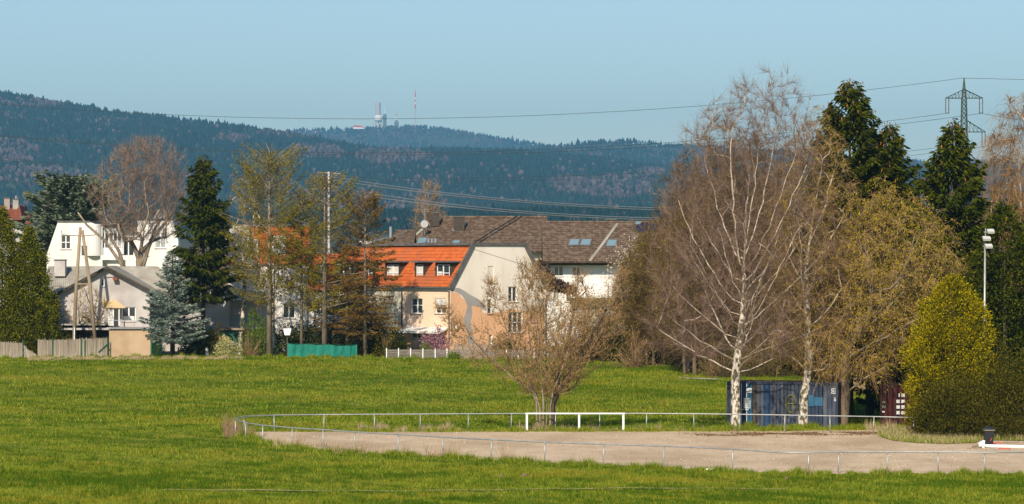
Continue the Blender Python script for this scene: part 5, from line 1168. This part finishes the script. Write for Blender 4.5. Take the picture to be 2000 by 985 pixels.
# right hand evergreens
def sp(lb, px, Y, top, pts, seed, mat=L_spr, **k):
    H = HT(top, Y); return conifer(lb, 'spruce', B(px, Y), H, pts, (M_barkd, mat, L_cone), seed, **k)
sp('tallest dark spruce hung with orange cones near the right', 1660, 182, 150, [(.0, 4.2), (.3, 3.8), (.55, 3.0), (.75, 2.05), (.88, 1.1), (.96, .4), (1, .02)], 31, cones=260, z0=.17, dens=2.6, spray=(.44, .12), whorl=.42, per=8, droop=.3, hang=.7)
sp('dark cone-bearing spruce just right of the tallest one', 1738, 183, 232, [(.0, 4.0), (.35, 3.6), (.6, 2.6), (.82, 1.2), (.94, .45), (1, .02)], 32, cones=130, z0=.19, dens=2.6, spray=(.44, .12), whorl=.42, per=8, droop=.3, hang=.7)
sp('pointed spruce in front of the lattice pylon', 1860, 179, 222, [(.0, 4.6), (.35, 4.0), (.55, 3.0), (.75, 1.7), (.88, .85), (.96, .3), (1, .02)], 33, L_spr2, cones=40, dens=2.6, spray=(.43, .12), whorl=.42, per=8, droop=.25, hang=.6)
sp('shorter dark spruce filling the gap left of the pylon spruce', 1795, 184, 330, [(.0, 4.4), (.4, 3.4), (.7, 1.9), (1, .1)], 34, spray=(.46, .14), whorl=.45)
sp('middle dark spruce wedged between the two cone-bearing ones', 1697, 184.5, 292, [(.0, 4.2), (.35, 3.8), (.6, 2.9), (.8, 1.7), (.93, .6), (1, .02)], 28, spray=(.44, .12), whorl=.42, per=8, droop=.3, hang=.7, dens=2.4, cones=60, z0=.18)
sp('dark spruce half hidden behind the catkin tree', 1700, 187, 420, [(.0, 4.2), (.4, 3.4), (.7, 2.0), (1, .1)], 30, spray=(.46, .14), whorl=.5, z0=.24)
sp('lower dark spruce directly behind the brown trunk of the catkin tree', 1636, 190, 470, [(.0, 3.8), (.4, 3.2), (.7, 1.9), (1, .1)], 29, spray=(.46, .14), whorl=.5, z0=.24)
thuja('large dark evergreen at the right edge behind the floodlight pole', B(1962, 172), HT(405, 172), [(0, 2.7), (.3, 2.9), (.6, 2.3), (.85, 1.3), (1, .2)], (M_barkd, L_spr2), 35, 2600, 12, .16, .2, 'dark_evergreen_tree', lump=.2, up=.1)
thuja('dark evergreen beyond the right edge beside the floodlight', B(2040, 173), HT(380, 173), [(0, 2.7), (.3, 2.9), (.6, 2.3), (.85, 1.3), (1, .2)], (M_barkd, L_spr2), 36, 1500, 10, .16, .2, 'dark_evergreen_tree', lump=.2, up=.1)
bare_tree('weeping birch with rusty drooping twigs at the right edge', 'birch', B(1985, 188), HT(178, 188), 5, [(0, 2.6), (.3, 3.4), (.6, 3.1), (.85, 1.9), (1, .4)], .28, (M_birchlimb, M_twig_ru), 37, 520, .8, .1, (.3, 0), .8, (12, 1.5, .009), 1.0, (9000, .08, .1, L_cat, .5, .7), .02, 'weeping_birch_tree', limit=48000, nprim=8)
thuja('golden yellow conifer standing right of the red container', B(1862, 164), HT(545, 164), [(0, 1.3), (.08, 2.0), (.25, 2.4), (.5, 2.3), (.7, 1.85), (.86, 1.25), (.95, .7), (1, .2)], (M_barkd, L_gold), 38, 3000, 18, .12, .13, 'golden_conifer_tree', lump=.3, up=.6, inner=.55)
for i, (px, Y, R, H, lb) in enumerate(((1824, 161, 1.0, 1.8, 'leftmost olive bush below the golden conifer'), (1852, 160, 1.35, 2.6, 'olive bush under the golden conifer, second from the left'), (1884, 159.5, 1.5, 3.2, 'olive bush just left of the black bin'), (1962, 160.5, 1.6, 4.4, 'dark olive bush just right of the black bin'), (2002, 159, 1.7, 3.9, 'olive bush at the right edge behind the goal post'), (1922, 164, 1.7, 4.6, 'tall dark bush behind the black bin'))):
    shrub(lb, B(px, Y), R*1.1, H, (M_twig_dk, L_oliv if i < 5 else L_yew), 40+i, 170, 56, (.13, .4), 12, 'olive_bush', airy=1.0, rad=.27, sr=.009)
# thicket behind the containers: bare brown trees, three builds copied
TH = []
for s in range(4):
    TH.append(bare_tree('bare brown tree standing in the dense thicket behind the containers', 'tree', B((1500, 1420, 1330, 1610)[s], (228, 232, 240, 226)[s]), (15, 13, 10, 16)[s], 1.6,
      [(0, 1.6), (.25, 2.6), (.6, 2.6), (.85, 1.7), (1, .3)], (.15, .13, .10, .17)[s], (M_bark, (M_twig_th, M_twig_dk, M_twig_th, M_twig_rb)[s]), 50+s, 420, .85, 0, (0, 0), .75, (6, .75, .011), .3, (3600, .085, .14, (L_bud, L_oliv, L_cat, L_bud)[s], .6), .02, 'thicket_tree', 'bare trees of the thicket', limit=11000, nprim=9, elev=(.8, 1.25)))
rs = np.random.RandomState(9)
for i in range(52):
    px = 1250+(i*37 % 350)+rs.rand()*14; Y = 226+rs.rand()*22; t = TH[i % 4]
    if px < 1330: Y = 238+rs.rand()*10; t = TH[2]
    k = .82+.35*rs.rand(); copy_tree(t, B(px, Y), rs.rand()*6.28, [k, k, k*(.85+.3*rs.rand())])
shr0 = [shrub('tangled brown underbrush shrub at the foot of the thicket', B(1400, 224), 1.8, 2.2, (M_twig_tan, L_bud), 60, 90, 6, (.09, .5), 40, 'underbrush_shrub', group='underbrush of the thicket'),
        shrub('tangled brown underbrush shrub at the foot of the thicket', B(1470, 224), 1.7, 2.6, (M_twig_dk, L_oliv), 61, 160, 8, (.11, .5), 30, 'underbrush_shrub', group='underbrush of the thicket')]
for i in range(30):
    px = 1235+(i*61 % 500)+rs.rand()*10; copy_tree(shr0[i % 2], B(px, 222+rs.rand()*8 if px > 1400 else 236+rs.rand()*9), rs.rand()*6.28, [.8+.6*rs.rand()]*3)
dk0 = shrub('dark green undergrowth bush in the shade of the thicket', B(1275, 243), 2.3, 3.6, (M_twig_dk, L_yew), 62, 620, 12, (.16, .6), 20, 'undergrowth_bush', group='dark undergrowth bushes')
for px, Y, k in ((1230, 246, .9), (1320, 240, 1.0), (1180, 248, .8), (1360, 238, .9), (1410, 236, .9), (1500, 234, 1.1), (1560, 232, 1.1), (1620, 230, 1.2), (1690, 232, 1.3), (1740, 228, 1.4), (1790, 224, 1.5), (1850, 205, 1.5), (1920, 186, 1.5), (1990, 184, 1.5), (1660, 234, 1.3)): copy_tree(dk0, B(px, Y), px*.7, (k, k, k*1.15))
shrub('bright green weed mound at the end of the thicket', B(1290, 246), 2.2, .5, (M_twig_dk, L_grn), 63, 200, 12, (.12, .5), 4, 'weed_mound', cat='weeds')
blo = bare_tree('white-flowering tree before the brown-roofed white house', 'tree', B(1235, 243), HT(455, 243), 2.5, [(0, 1.6), (.3, 2.6), (.6, 2.7), (.85, 1.6), (1, .4)], .14, (M_barkd, M_twig_tan), 64, 240, .7, 0, (0, 0), .7, (3, .5, .008), 0, (4200, .11, .2, L_wht, .8), .02, 'blossoming_tree', limit=4500)
bare_tree('hazy brown bare tree right of the white-flowering one', 'tree', B(1292, 240), HT(470, 240), 2.0, [(0, 1.8), (.3, 2.8), (.6, 2.8), (.85, 1.6), (1, .4)], .14, (M_bark, M_twig_tan), 65, 240, .7, 0, (0, 0), .7, (4, .5, .008), 0, (2600, .09, .22, L_bud, .8), .02, limit=5500)
bare_tree('brown bare tree behind the crown of the multi-stemmed tree', 'tree', B(1150, 247), HT(560, 247), 1.5, [(0, 1.8), (.3, 2.8), (.6, 2.8), (.85, 1.6), (1, .4)], .12, (M_bark, M_twig_tan), 66, 240, .7, 0, (0, 0), .7, (4, .5, .008), 0, (4600, .10, .25, L_bud, .8), .02, limit=5500)
bare_tree('brown bare tree behind the lower right of the multi-stemmed tree', 'tree', B(1200, 249), HT(575, 249), 1.2, [(0, 1.8), (.3, 2.8), (.6, 2.8), (.85, 1.6), (1, .4)], .12, (M_bark, M_twig_dk), 67, 240, .7, 0, (0, 0), .7, (4, .5, .008), 0, (5200, .10, .25, L_oliv, .8), .02, limit=5500)
# left side gardens
thuja('big green thuja at the left edge with a broad base', B(56, 253.4), HT(452, 253.4), [(0, 2.3), (.2, 2.45), (.5, 1.85), (.75, 1.05), (1, .05)], (M_barkd, L_thu), 70, 2600, 20, .17, .17, lump=.32, up=.5, inner=.5)
thuja('taller green thuja cut by the left edge', B(4, 253.4), HT(412, 253.4), [(0, 2.3), (.3, 2.3), (.55, 1.7), (.8, .9), (1, .05)], (M_barkd, L_thu), 71, 2600, 20, .17, .17, lump=.32, up=.5, inner=.5)
conifer('broad grey-green cedar behind the white flat-roofed house', 'cedar', B(142, 322), HT(357, 322), [(0, 4.5), (.4, 5.6), (.7, 5.2), (.88, 3.9), (1, 1.2)], (M_barkd, L_ced), 72, whorl=.55, per=10, droop=.05, tipup=0, spray=(.55, .18), dens=1.1, name='cedar_tree', hang=.0, trunk_r=.35)
bare_tree('round-crowned reddish bare tree with thick pruned limbs above the white house', 'tree', B(268, 275), HT(268, 275), 9.6, [(0, 2.0), (.2, 3.5), (.5, 4.0), (.8, 3.2), (.95, 1.8), (1, .8)], .34, (M_barkg, M_twig_pb), 73, 1200, 1.0, 0, (.5, 0), .42, (6, .7, .010), .0, None, .02, 'pruned_tree', limit=15000, expo=.6)
e73 = [o for o in bpy.data.objects if o.name.startswith('pruned_tree')][0]
m = MB()
for pts in (((262, 560), (240, 520), (205, 470), (170, 440), (152, 415)), ((250, 545), (232, 490), (214, 462), (200, 440)), ((268, 560), (286, 500), (300, 450), (318, 425)), ((262, 550), (296, 470), (330, 425), (342, 405))):
    m.tube([P(x, y, 274.6) for x, y in pts], .2, 7, .07)
tag(m.build('pruned_limb', M_barkg, e73, True), kind='stuff')
sp('tall dense dark spruce above the bungalow roof', 397, 253.5, 303, [(.0, 2.4), (.2, 2.7), (.45, 2.75), (.65, 2.2), (.85, 1.15), (1, .1)], 74, z0=.30, spray=(.46, .14), whorl=.40, per=9, droop=.35, hang=.8, dens=1.2)
sp('blue-grey spruce in front of the bungalow gable', 337, 251.2, 490, [(.0, 3.0), (.12, 3.2), (.35, 2.6), (.6, 1.6), (.85, .7), (1, .05)], 75, L_blue, z0=.16, spray=(.28, .09), whorl=.38, per=9, droop=.12, tipup=.1, hang=.1, dens=2.6, vs=.2, name='blue_spruce_tree')
bare_tree('small gnarled fruit tree between the legs of the twin pole', 'tree', B(178, 255), HT(555, 255), 2.2, [(0, 1.2), (.3, 2.1), (.6, 2.0), (.85, 1.4), (1, .4)], .14, (M_barkd, M_twig_tan), 76, 150, .6, 0, (-.3, 0), .5, (3, .4, .008), 0, (900, .09, .15, L_cat, .7), .02, 'fruit_tree', limit=2500)
def larch(lb, px, Y, top, pts, seed, mat, z0=.28, dens=1.3, gap=.1, spray=(.17, .06), per=9, **k):
    H = HT(top, Y); return conifer(lb, 'larch', B(px, Y), H, pts, (M_barkg, mat), seed, z0=z0, whorl=.5, per=per, droop=k.get('droop', .12), tipup=k.get('tipup', .22), spray=spray, dens=dens, gap=gap, name='larch_tree', hang=.5, trunk_r=k.get('tr', .27), ang=.12)
larch('tall larch with fresh yellow-green needles and a broad flat top', 526, 251, 302, [(.0, 2.6), (.3, 3.3), (.55, 3.5), (.75, 3.5), (.9, 2.6), (.97, 1.3), (1, .2)], 80, L_lar, dens=1.6)
larch('yellow-green larch beside the slim utility pole', 634, 251.6, 345, [(.0, 2.6), (.3, 3.1), (.6, 3.3), (.85, 2.6), (1, .4)], 81, L_lar, dens=1.6)
larch('thin larch between the two tall larches', 589, 252.4, 365, [(.0, 1.4), (.3, 1.8), (.6, 1.8), (.85, 1.3), (1, .2)], 82, L_lar, dens=1.6, tr=.16)
larch('brown dense larch with drooping twigs left of the row house', 713, 251.5, 372, [(.0, 2.3), (.3, 2.6), (.5, 2.5), (.75, 2.0), (.9, 1.4), (1, .3)], 83, L_larb, z0=.18, dens=2.0, gap=.05, per=9, droop=.45, spray=(.26, .06), tr=.18)
larch('dark brown larch behind the turquoise fence right half', 678, 253.2, 455, [(.0, 2.2), (.3, 2.6), (.5, 2.2), (.75, 1.6), (1, .3)], 84, L_larb, z0=.16, dens=2.0, gap=.05, per=8, droop=.4, spray=(.26, .06), tr=.16)
bare_tree('slender white birch leaning beside the tall larch', 'birch', B(538, 252.6), HT(338, 252.6), 4.0, [(0, 1.0), (.3, 2.2), (.6, 2.6), (.85, 2.0), (1, .4)], .22, (M_birch, M_twig_tan), 85, 170, .9, 0, (-1.3, 0), .6, (4, .7, .008), .8, (3000, .09, .15, L_cat, .6), .02, 'birch_tree', limit=4000)
bare_tree('golden-twigged birch right behind the dark spruce', 'birch', B(470, 256), HT(335, 256), 5.0, [(0, 1.0), (.3, 1.6), (.6, 2.0), (.85, 1.6), (1, .4)], .18, (M_birch, M_twig_tan), 86, 170, .9, 0, (.5, 0), .6, (4, .8, .008), .9, (3000, .09, .15, L_cat, .6), .02, 'birch_tree', limit=4000)
for i, (px, Y, R, H, mt, lb, n, lf) in enumerate((
  (442, 251.6, .95, 1.55, L_yel, 'shrub covered in pale yellow flowers by the bird table', 330, (.11, .7)),
  (486, 251.3, 1.1, 2.5, L_oliv, 'upright twiggy shrub left of the tall larch trunk', 60, (.08, .6)),
  (508, 253.2, 1.6, 3.2, L_grn, 'fresh green bush behind the tall larch trunk', 420, (.13, .6)),
  (560, 254, 2.0, 2.6, L_yew, 'dark hedge bush behind the white feeder', 560, (.13, .6)), (610, 254, 2.0, 2.8, L_yew, 'dark hedge bush behind the middle of the turquoise fence', 560, (.13, .6)),
  (660, 254, 2.0, 3.0, L_yew, 'dark hedge bush behind the right part of the turquoise fence', 560, (.13, .6)), (705, 253.5, 1.9, 3.6, L_yew, 'dark evergreen bush at the foot of the brown larch', 600, (.13, .6)),
  (742, 253.5, 1.5, 3.0, L_yew, 'dark evergreen bush right of the brown larch', 500, (.13, .6)), (770, 251.8, 1.1, 2.2, L_yew, 'rounded dark green shrub at the left end of the board fence', 380, (.12, .6)),
  (754, 251.5, 1.0, 4.2, L_cat, 'thin yellow-green sapling before the grey-yellow wall', 70, (.08, .5)),
  (850, 251.4, 1.15, 2.1, L_pink, 'pink-flowering magnolia shrub behind the board fence', 420, (.13, .6)), (833, 250.8, .6, .95, L_grn, 'small round green shrub left of the magnolia', 200, (.10, .6)),
  (400, 252.3, 1.1, 2.6, L_yew, 'dark shrub under the right side of the blue spruce', 400, (.13, .6)), (420, 252.2, 1.0, 2.2, L_oliv, 'olive shrub left of the yellow-flowered one', 200, (.10, .6)),
  (375, 252.2, 1.2, 1.6, L_yew, 'low dark shrub right of the blue spruce trunk', 300, (.13, .6)), (306, 251.6, .6, .9, L_grn, 'green spiky plant behind the wire gate', 80, (.25, .14)),
  (885, 248.6, .5, .45, L_grn, 'small weed in front of the board fence', 60, (.12, .5)), (985, 250, 1.3, 1.8, L_oliv, 'olive shrub left behind the multi-stemmed tree', 260, (.12, .6)),
  (1185, 249, 1.7, 2.6, L_oliv, 'olive shrub right behind the multi-stemmed tree', 420, (.12, .6)), (1120, 249, 1.5, 2.0, L_bud, 'brown budding shrub behind the board fence end', 300, (.12, .6)),
  (12, 252.4, 1.4, 1.6, L_yew, 'dark shrub between the thujas and the reed fence at the left edge', 300, (.13, .6)), (100, 253, 1.8, 2.2, L_yew, 'dark shrub between the big thuja and the twin pole', 420, (.13, .6)), (128, 252.5, 1.0, 2.0, L_oliv, 'olive shrub just left of the twin pole', 200, (.12, .6)))):
    shrub(lb, B(px, Y), R, H, (M_twig_tan if mt in (L_oliv, L_bud) else M_twig_dk, mt), 90+i, n, 12, lf, 26 if n < 100 else 12, 'garden_shrub', airy=.9)
# trees beyond the houses
bare_tree('slim columnar bare poplar behind the brown roofs', 'poplar', B(838, 415), HT(362, 430), 4, [(0, 1.2), (.3, 2.0), (.7, 1.9), (.95, 1.1), (1, .3)], .3, (M_bark, M_twig_tan), 120, 360, 1.6, 0, (0, 0), .9, (6, .9, .02), 0, None, .02, 'poplar_tree', limit=6500)
bk = bare_tree('brown bare tree in the belt behind the house roofs', 'tree', B(735, 420), 8.5, 1.5, [(0, 2), (.3, 3.4), (.6, 3.4), (.85, 2), (1, .5)], .2, (M_bark, M_twig_tan), 121, 170, .7, 0, (0, 0), .7, (6, .8, .02), 0, None, .02, 'belt_tree', 'bare trees behind the roofs', limit=4500)
for i in range(46):
    px = -20+i*45+rs.rand()*30
    if 1330 < px < 1600 and i % 2: continue
    Y = 395+rs.rand()*110; copy_tree(bk, B(px, Y), rs.rand()*6.28, [(.85+.35*rs.rand())*(1.15 if Y > 450 else 1)]*3)
cb = conifer('small dark conifer in the belt behind the house roofs', 'conifer', B(756, 425), 10, [(0, 2.2), (.4, 1.7), (.8, .7), (1, .1)], (M_barkd, L_spr), 122, whorl=.6, per=6, spray=(.6, .2), dens=.6, name='belt_conifer', limbs=False, group='small conifers behind the roofs')
for px, Y, k in ((800, 450, 1.05), (1215, 440, 1.0), (1175, 460, .95), (1255, 470, 1.1), (715, 470, 1.0), (690, 460, 1.1), (1010, 480, 1.1), (950, 470, 1), (60, 430, 1.1), (1780, 420, 1.0), (610, 480, 1.1)): copy_tree(cb, B(px, Y), px, [k]*3)
# ---------------------------------------------------------------- grass, weeds, the dirt track
rg = np.random.RandomState(17)
PG = np.array(poly)
def inside(X, Y):
    c = np.zeros(len(X), bool); j = len(PG)-1
    for i in range(len(PG)):
        xi, yi = PG[i]; xj, yj = PG[j]
        if yi != yj: c ^= ((yi > Y) != (yj > Y)) & (X < (xj-xi)*(Y-yi)/(yj-yi)+xi)
        j = i
    return c
def wob(X, Y, k, s): return np.sin(X*k+s)*np.cos(Y*k*.8+2*s)+.6*np.sin(X*k*2.3+Y*k*1.7+s*3)+.4*np.sin(-X*k*4.1+Y*k*3.3+s)
def gzv(X, Y):
    t = np.clip((Y-185)/67, 0, 1); z = 1.5*t*t*(3-2*t); t2 = np.clip((Y-172)/28, 0, 1)
    return z+.10*np.sin(X*.11+1)*np.sin(Y*.07)*t2*t2*(3-2*t2)
def blades(name, X, Y, h, w, mat, bend=.35, z0=0):
    n = len(X); a = rg.rand(n)*6.283; lx = rg.randn(n)*bend*h; ly = rg.randn(n)*bend*h; z = gzv(X, Y)-.02+z0
    b0 = np.stack([X-np.cos(a)*w, Y-np.sin(a)*w, z], 1); b1 = np.stack([X+np.cos(a)*w, Y+np.sin(a)*w, z], 1); tp = np.stack([X+lx, Y+ly, z+h], 1)
    V = np.stack([b0, b1, tp], 1).reshape(-1, 3); return tag(link(name, npmesh(name, V, np.arange(3*n).reshape(-1, 3)), mat), kind='stuff')
G1 = leafmat('meadow_grass', [(.06, .10, .003), (.165, .225, .008), (.28, .33, .02), (.44, .45, .07)], .35, .55)
G2 = leafmat('yellowing_grass', [(.14, .15, .006), (.26, .24, .012), (.42, .37, .06)], .3, .6)
G3 = leafmat('deep_green_grass', [(.03, .07, .002), (.075, .14, .004), (.14, .22, .008)], .35, .55)
DRY = leafmat('dry_stalks', [(.28, .20, .11), (.42, .31, .18), (.52, .42, .27)], .1, .9)
def field(y0, y1, n, hm, wm_, x=None, extra=None):
    Y = y0+(y1-y0)*rg.rand(n); X = (rg.rand(n)*2-1)*Y*.176
    # clumping: blades gather round tuft centres
    X += .05*np.sin(X*23+Y*7); Y += .05*np.sin(Y*19+X*5); ok = ~inside(X, Y)
    if extra is not None: ok &= extra(X, Y)
    X, Y = X[ok], Y[ok]; a = wob(X, Y, .35, 1.0)+.7*wob(X, Y, 1.9, 2.0); h = hm*(.55+.5*rg.rand(len(X)))*(1+.28*a); b = .7*wob(X, Y*1.6, .16, 4.)+.8*wob(X, Y*1.3, .9, 2.5)*wob(X, Y, .37, 6.)+rg.randn(len(X))*.35
    kind = np.where(b > .8, 1, np.where((b < -.3), 2, 0))
    for k, mt, nm in ((0, G1, 'meadow_grass'), (1, G2, 'yellowing_grass'), (2, G3, 'deep_green_grass')):
        m_ = kind == k
        if m_.sum(): blades(nm, X[m_], Y[m_], np.maximum(h[m_], .04), wm_*(.6+.8*rg.rand(m_.sum())), mt)
TRK = lambda X: 123.2+.5*np.sin(X*.33)+.15*np.sin(X*1.7)+.05*X
field(111, 140, 430000, .13, .011, extra=lambda X, Y: ~((np.abs(Y-TRK(X)) < .4) & (rg.rand(len(X)) < .38) & (X > -13) & (X < 10)))
field(140, 172, 190000, .13, .014)
field(172, 254, 330000, .15, .022)
# coarser tufts, dark and light
def tufts(y0, y1, n, per, h, w, mat, name, r=.07):
    Y = y0+(y1-y0)*rg.rand(n); X = (rg.rand(n)*2-1)*Y*.176; k = ~inside(X, Y) & (wob(X, Y, .6, 7) > -.4); X, Y = X[k], Y[k]; s = .5+rg.rand(len(X))
    s = np.repeat(s, per); X = np.repeat(X, per)+rg.randn(len(X)*per)*r*1.5*s; Y = np.repeat(Y, per)+rg.randn(len(Y)*per)*r*s; blades(name, X, Y, h*s*(.5+.7*rg.rand(len(X))), np.full(len(X), w), mat, .45)
tufts(111, 140, 3200, 16, .22, .012, G3, 'grass_tufts'); tufts(111, 140, 1700, 12, .20, .012, G2, 'grass_tufts'); tufts(140, 180, 1800, 14, .22, .016, G3, 'grass_tufts'); tufts(180, 250, 2600, 12, .26, .026, G3, 'grass_tufts', .16); tufts(175, 250, 1100, 12, .24, .026, G2, 'grass_tufts', .16)
# lusher fringe along the pitch edges, the railing, the containers and the garden fences
def fringe(path, n, spread, hm, w, mat, name, bend=.4, z0=0):
    path = np.array(path); seg = np.linalg.norm(np.diff(path, axis=0), axis=1); c = np.concatenate([[0], np.cumsum(seg)]); t = rg.rand(n)*c[-1]
    i = np.clip(np.searchsorted(c, t)-1, 0, len(seg)-1); f = ((t-c[i])/seg[i])[:, None]; p = path[i]*(1-f)+path[i+1]*f
    d = (path[i+1]-path[i])/seg[i][:, None]; nr_ = np.stack([-d[:, 1], d[:, 0]], 1); p = p+nr_*(rg.randn(n)*spread)[:, None]
    k = np.clip(.75+.35*np.sin(t*1.7)+.35*np.sin(t*5.3+1)+.2*np.sin(t*13), .2, 2); blades(name, p[:, 0], p[:, 1], hm*k*(.5+.8*rg.rand(n)), w*(.6+.8*rg.rand(n)), mat, bend, z0)
npth = [(XA(px, Y)+0, Y) for px, Y in near]; fpth = [(XA(px, Y), Y) for px, Y in far]
fringe([(x, y-.25) for x, y in npth], 30000, .28, .26, .014, G1, 'verge_grass'); fringe([(x, y-.1) for x, y in npth], 9000, .22, .2, .014, G3, 'verge_grass')
fringe([(x, y+.25) for x, y in fpth if XA(2300, 171) > x], 26000, .4, .24, .014, G1, 'verge_grass'); fringe([(x, y+.1) for x, y in fpth], 8000, .5, .22, .012, G2, 'verge_grass')
for px, Y, n in ((1437, 169.0, 1600), (1568, 169.3, 2200), (1643, 170, 1600), (1065, 168.3, 2600)):
    a = rg.rand(n)*6.28; r = .2+.5*np.abs(rg.randn(n)); blades('verge_grass', XA(px, Y)+r*np.cos(a), Y+r*np.sin(a)*.6, .25*(.5+rg.rand(n)), np.full(n, .014), G1)
fringe([(XA(1420, 170.9), 170.9), (XA(1640, 169), 169), (XA(1790, 169), 169)], 9000, .25, .3, .014, G1, 'verge_grass')
fringe([(XA(-20, 249.8), 249.8), (XA(1250, 248.5), 248.5)], 16000, .3, .28, .02, G1, 'verge_grass'); fringe([(XA(60, 247), 247), (XA(480, 247), 247)], 12000, 1.0, .2, .02, DRY, 'dry_grass')
# dry weeds by the railing
RDRY = leafmat('reddish_dry_stalks', [(.20, .12, .07), (.30, .19, .11), (.36, .27, .16)], .1, .9)
def weeds(px0, px1, Y, n, h, sp, mat=DRY):
    fringe([(XA(px0, Y), Y), (XA(px1, Y), Y+.01)], n, sp, h, .010, mat, 'dry_weeds', .25)
weeds(438, 468, 163.5, 420, .95, .7, RDRY); weeds(440, 520, 162, 400, .5, .8, RDRY); weeds(535, 640, 152.8, 420, .55, .3); weeds(700, 900, 167.2, 3000, .38, .35); weeds(650, 800, 147.8, 700, .55, .3); weeds(830, 900, 144.5, 260, .7, .2); weeds(975, 1010, 141.5, 90, .8, .1); weeds(1010, 1110, 168, 700, .4, .4); weeds(1110, 1400, 168, 900, .3, .35); weeds(1690, 1790, 168.2, 700, .5, .6); weeds(1570, 1590, 132.6, 60, .6, .1); weeds(1725, 1765, 132.4, 60, .6, .1)
weeds(1640, 1760, 212, 1600, 1.3, 1.5)
# grassy tongue on the sand below the bushes
tong = [(1716, 161.5), (1745, 157.6), (1790, 155.6), (1850, 154.8), (1905, 155.6), (1915, 158), (2050, 157), (2050, 166), (1716, 168)]
tp = [(XA(a, b), b) for a, b in tong]; m = MB(); m.quad(*[(x, y, .055) for x, y in tp]); tag(m.build('bush_verge', M_turf), kind='structure')
PG = np.array(tp); n = 42000; Y = 154+13*rg.rand(n); X = XA(1700, 160)+11*rg.rand(n); k = inside(X, Y); X, Y = X[k], Y[k]; e_ = rg.rand(len(X)) < .3
blades('verge_grass', X[~e_], Y[~e_], .26*(.4+.9*rg.rand((~e_).sum())), np.full((~e_).sum(), .014), G1, z0=.05); blades('verge_grass', X[e_], Y[e_], .3*(.5+rg.rand(e_.sum())), np.full(e_.sum(), .012), DRY, z0=.05)
# trodden track in the near grass
m = MB(); xs_ = np.linspace(-14, 11, 60)
for a, b in zip(xs_, xs_[1:]): m.quad((a, TRK(a)-.30, .05), (b, TRK(b)-.30, .05), (b, TRK(b)+.28, .05), (a, TRK(a)+.28, .05))
tag(m.build('trodden_path', noisy('trodden_earth', (.30, .25, .11), (.20, .21, .04), 3, 6, .95)), kind='structure')

# pebbles, leaf litter and trodden specks on the sand
PG = np.array(poly); n = 26000; px = 470+1600*rg.rand(n); Y = 133+35*rg.rand(n); X = (px-1000)/F*Y; k = inside(X, Y); X, Y = X[k], Y[k]
k = rg.rand(len(X)) < np.clip(.22+.35*wob(X, Y*2, .5, 3), .04, 1); X, Y = X[k], Y[k]; C = np.stack([X, Y, np.full(len(X), .05)], 1); D = rg.randn(len(X), 3); D[:, 2] = .12
tag(link('pebbles', npmesh('pebbles', *leaves(C, .055, rg, D, .7)), leafmat('pebble_tones', [(.20, .14, .085), (.34, .25, .16), (.62, .50, .36)], 0, .9)), kind='stuff')
t = rg.rand(5200); Y = 163.2+1.2*rg.randn(5200)*.6+1.5*t; X = XA(1380, 164)+10.5*t+rg.randn(5200)*.6; k = inside(X, Y) & (np.sin(X*2.1)+np.sin(X*.9+Y*2) > -.5); X, Y = X[k], Y[k]
C = np.stack([X, Y, np.full(len(X), .06)], 1); D = rg.randn(len(X), 3); D[:, 2] = .1
tag(link('leaf_litter', npmesh('leaf_litter', *leaves(C, .09, rg, D, .7)), leafmat('litter_tones', [(.09, .05, .03), (.17, .10, .06), (.28, .19, .11)], 0, .9)), kind='stuff')
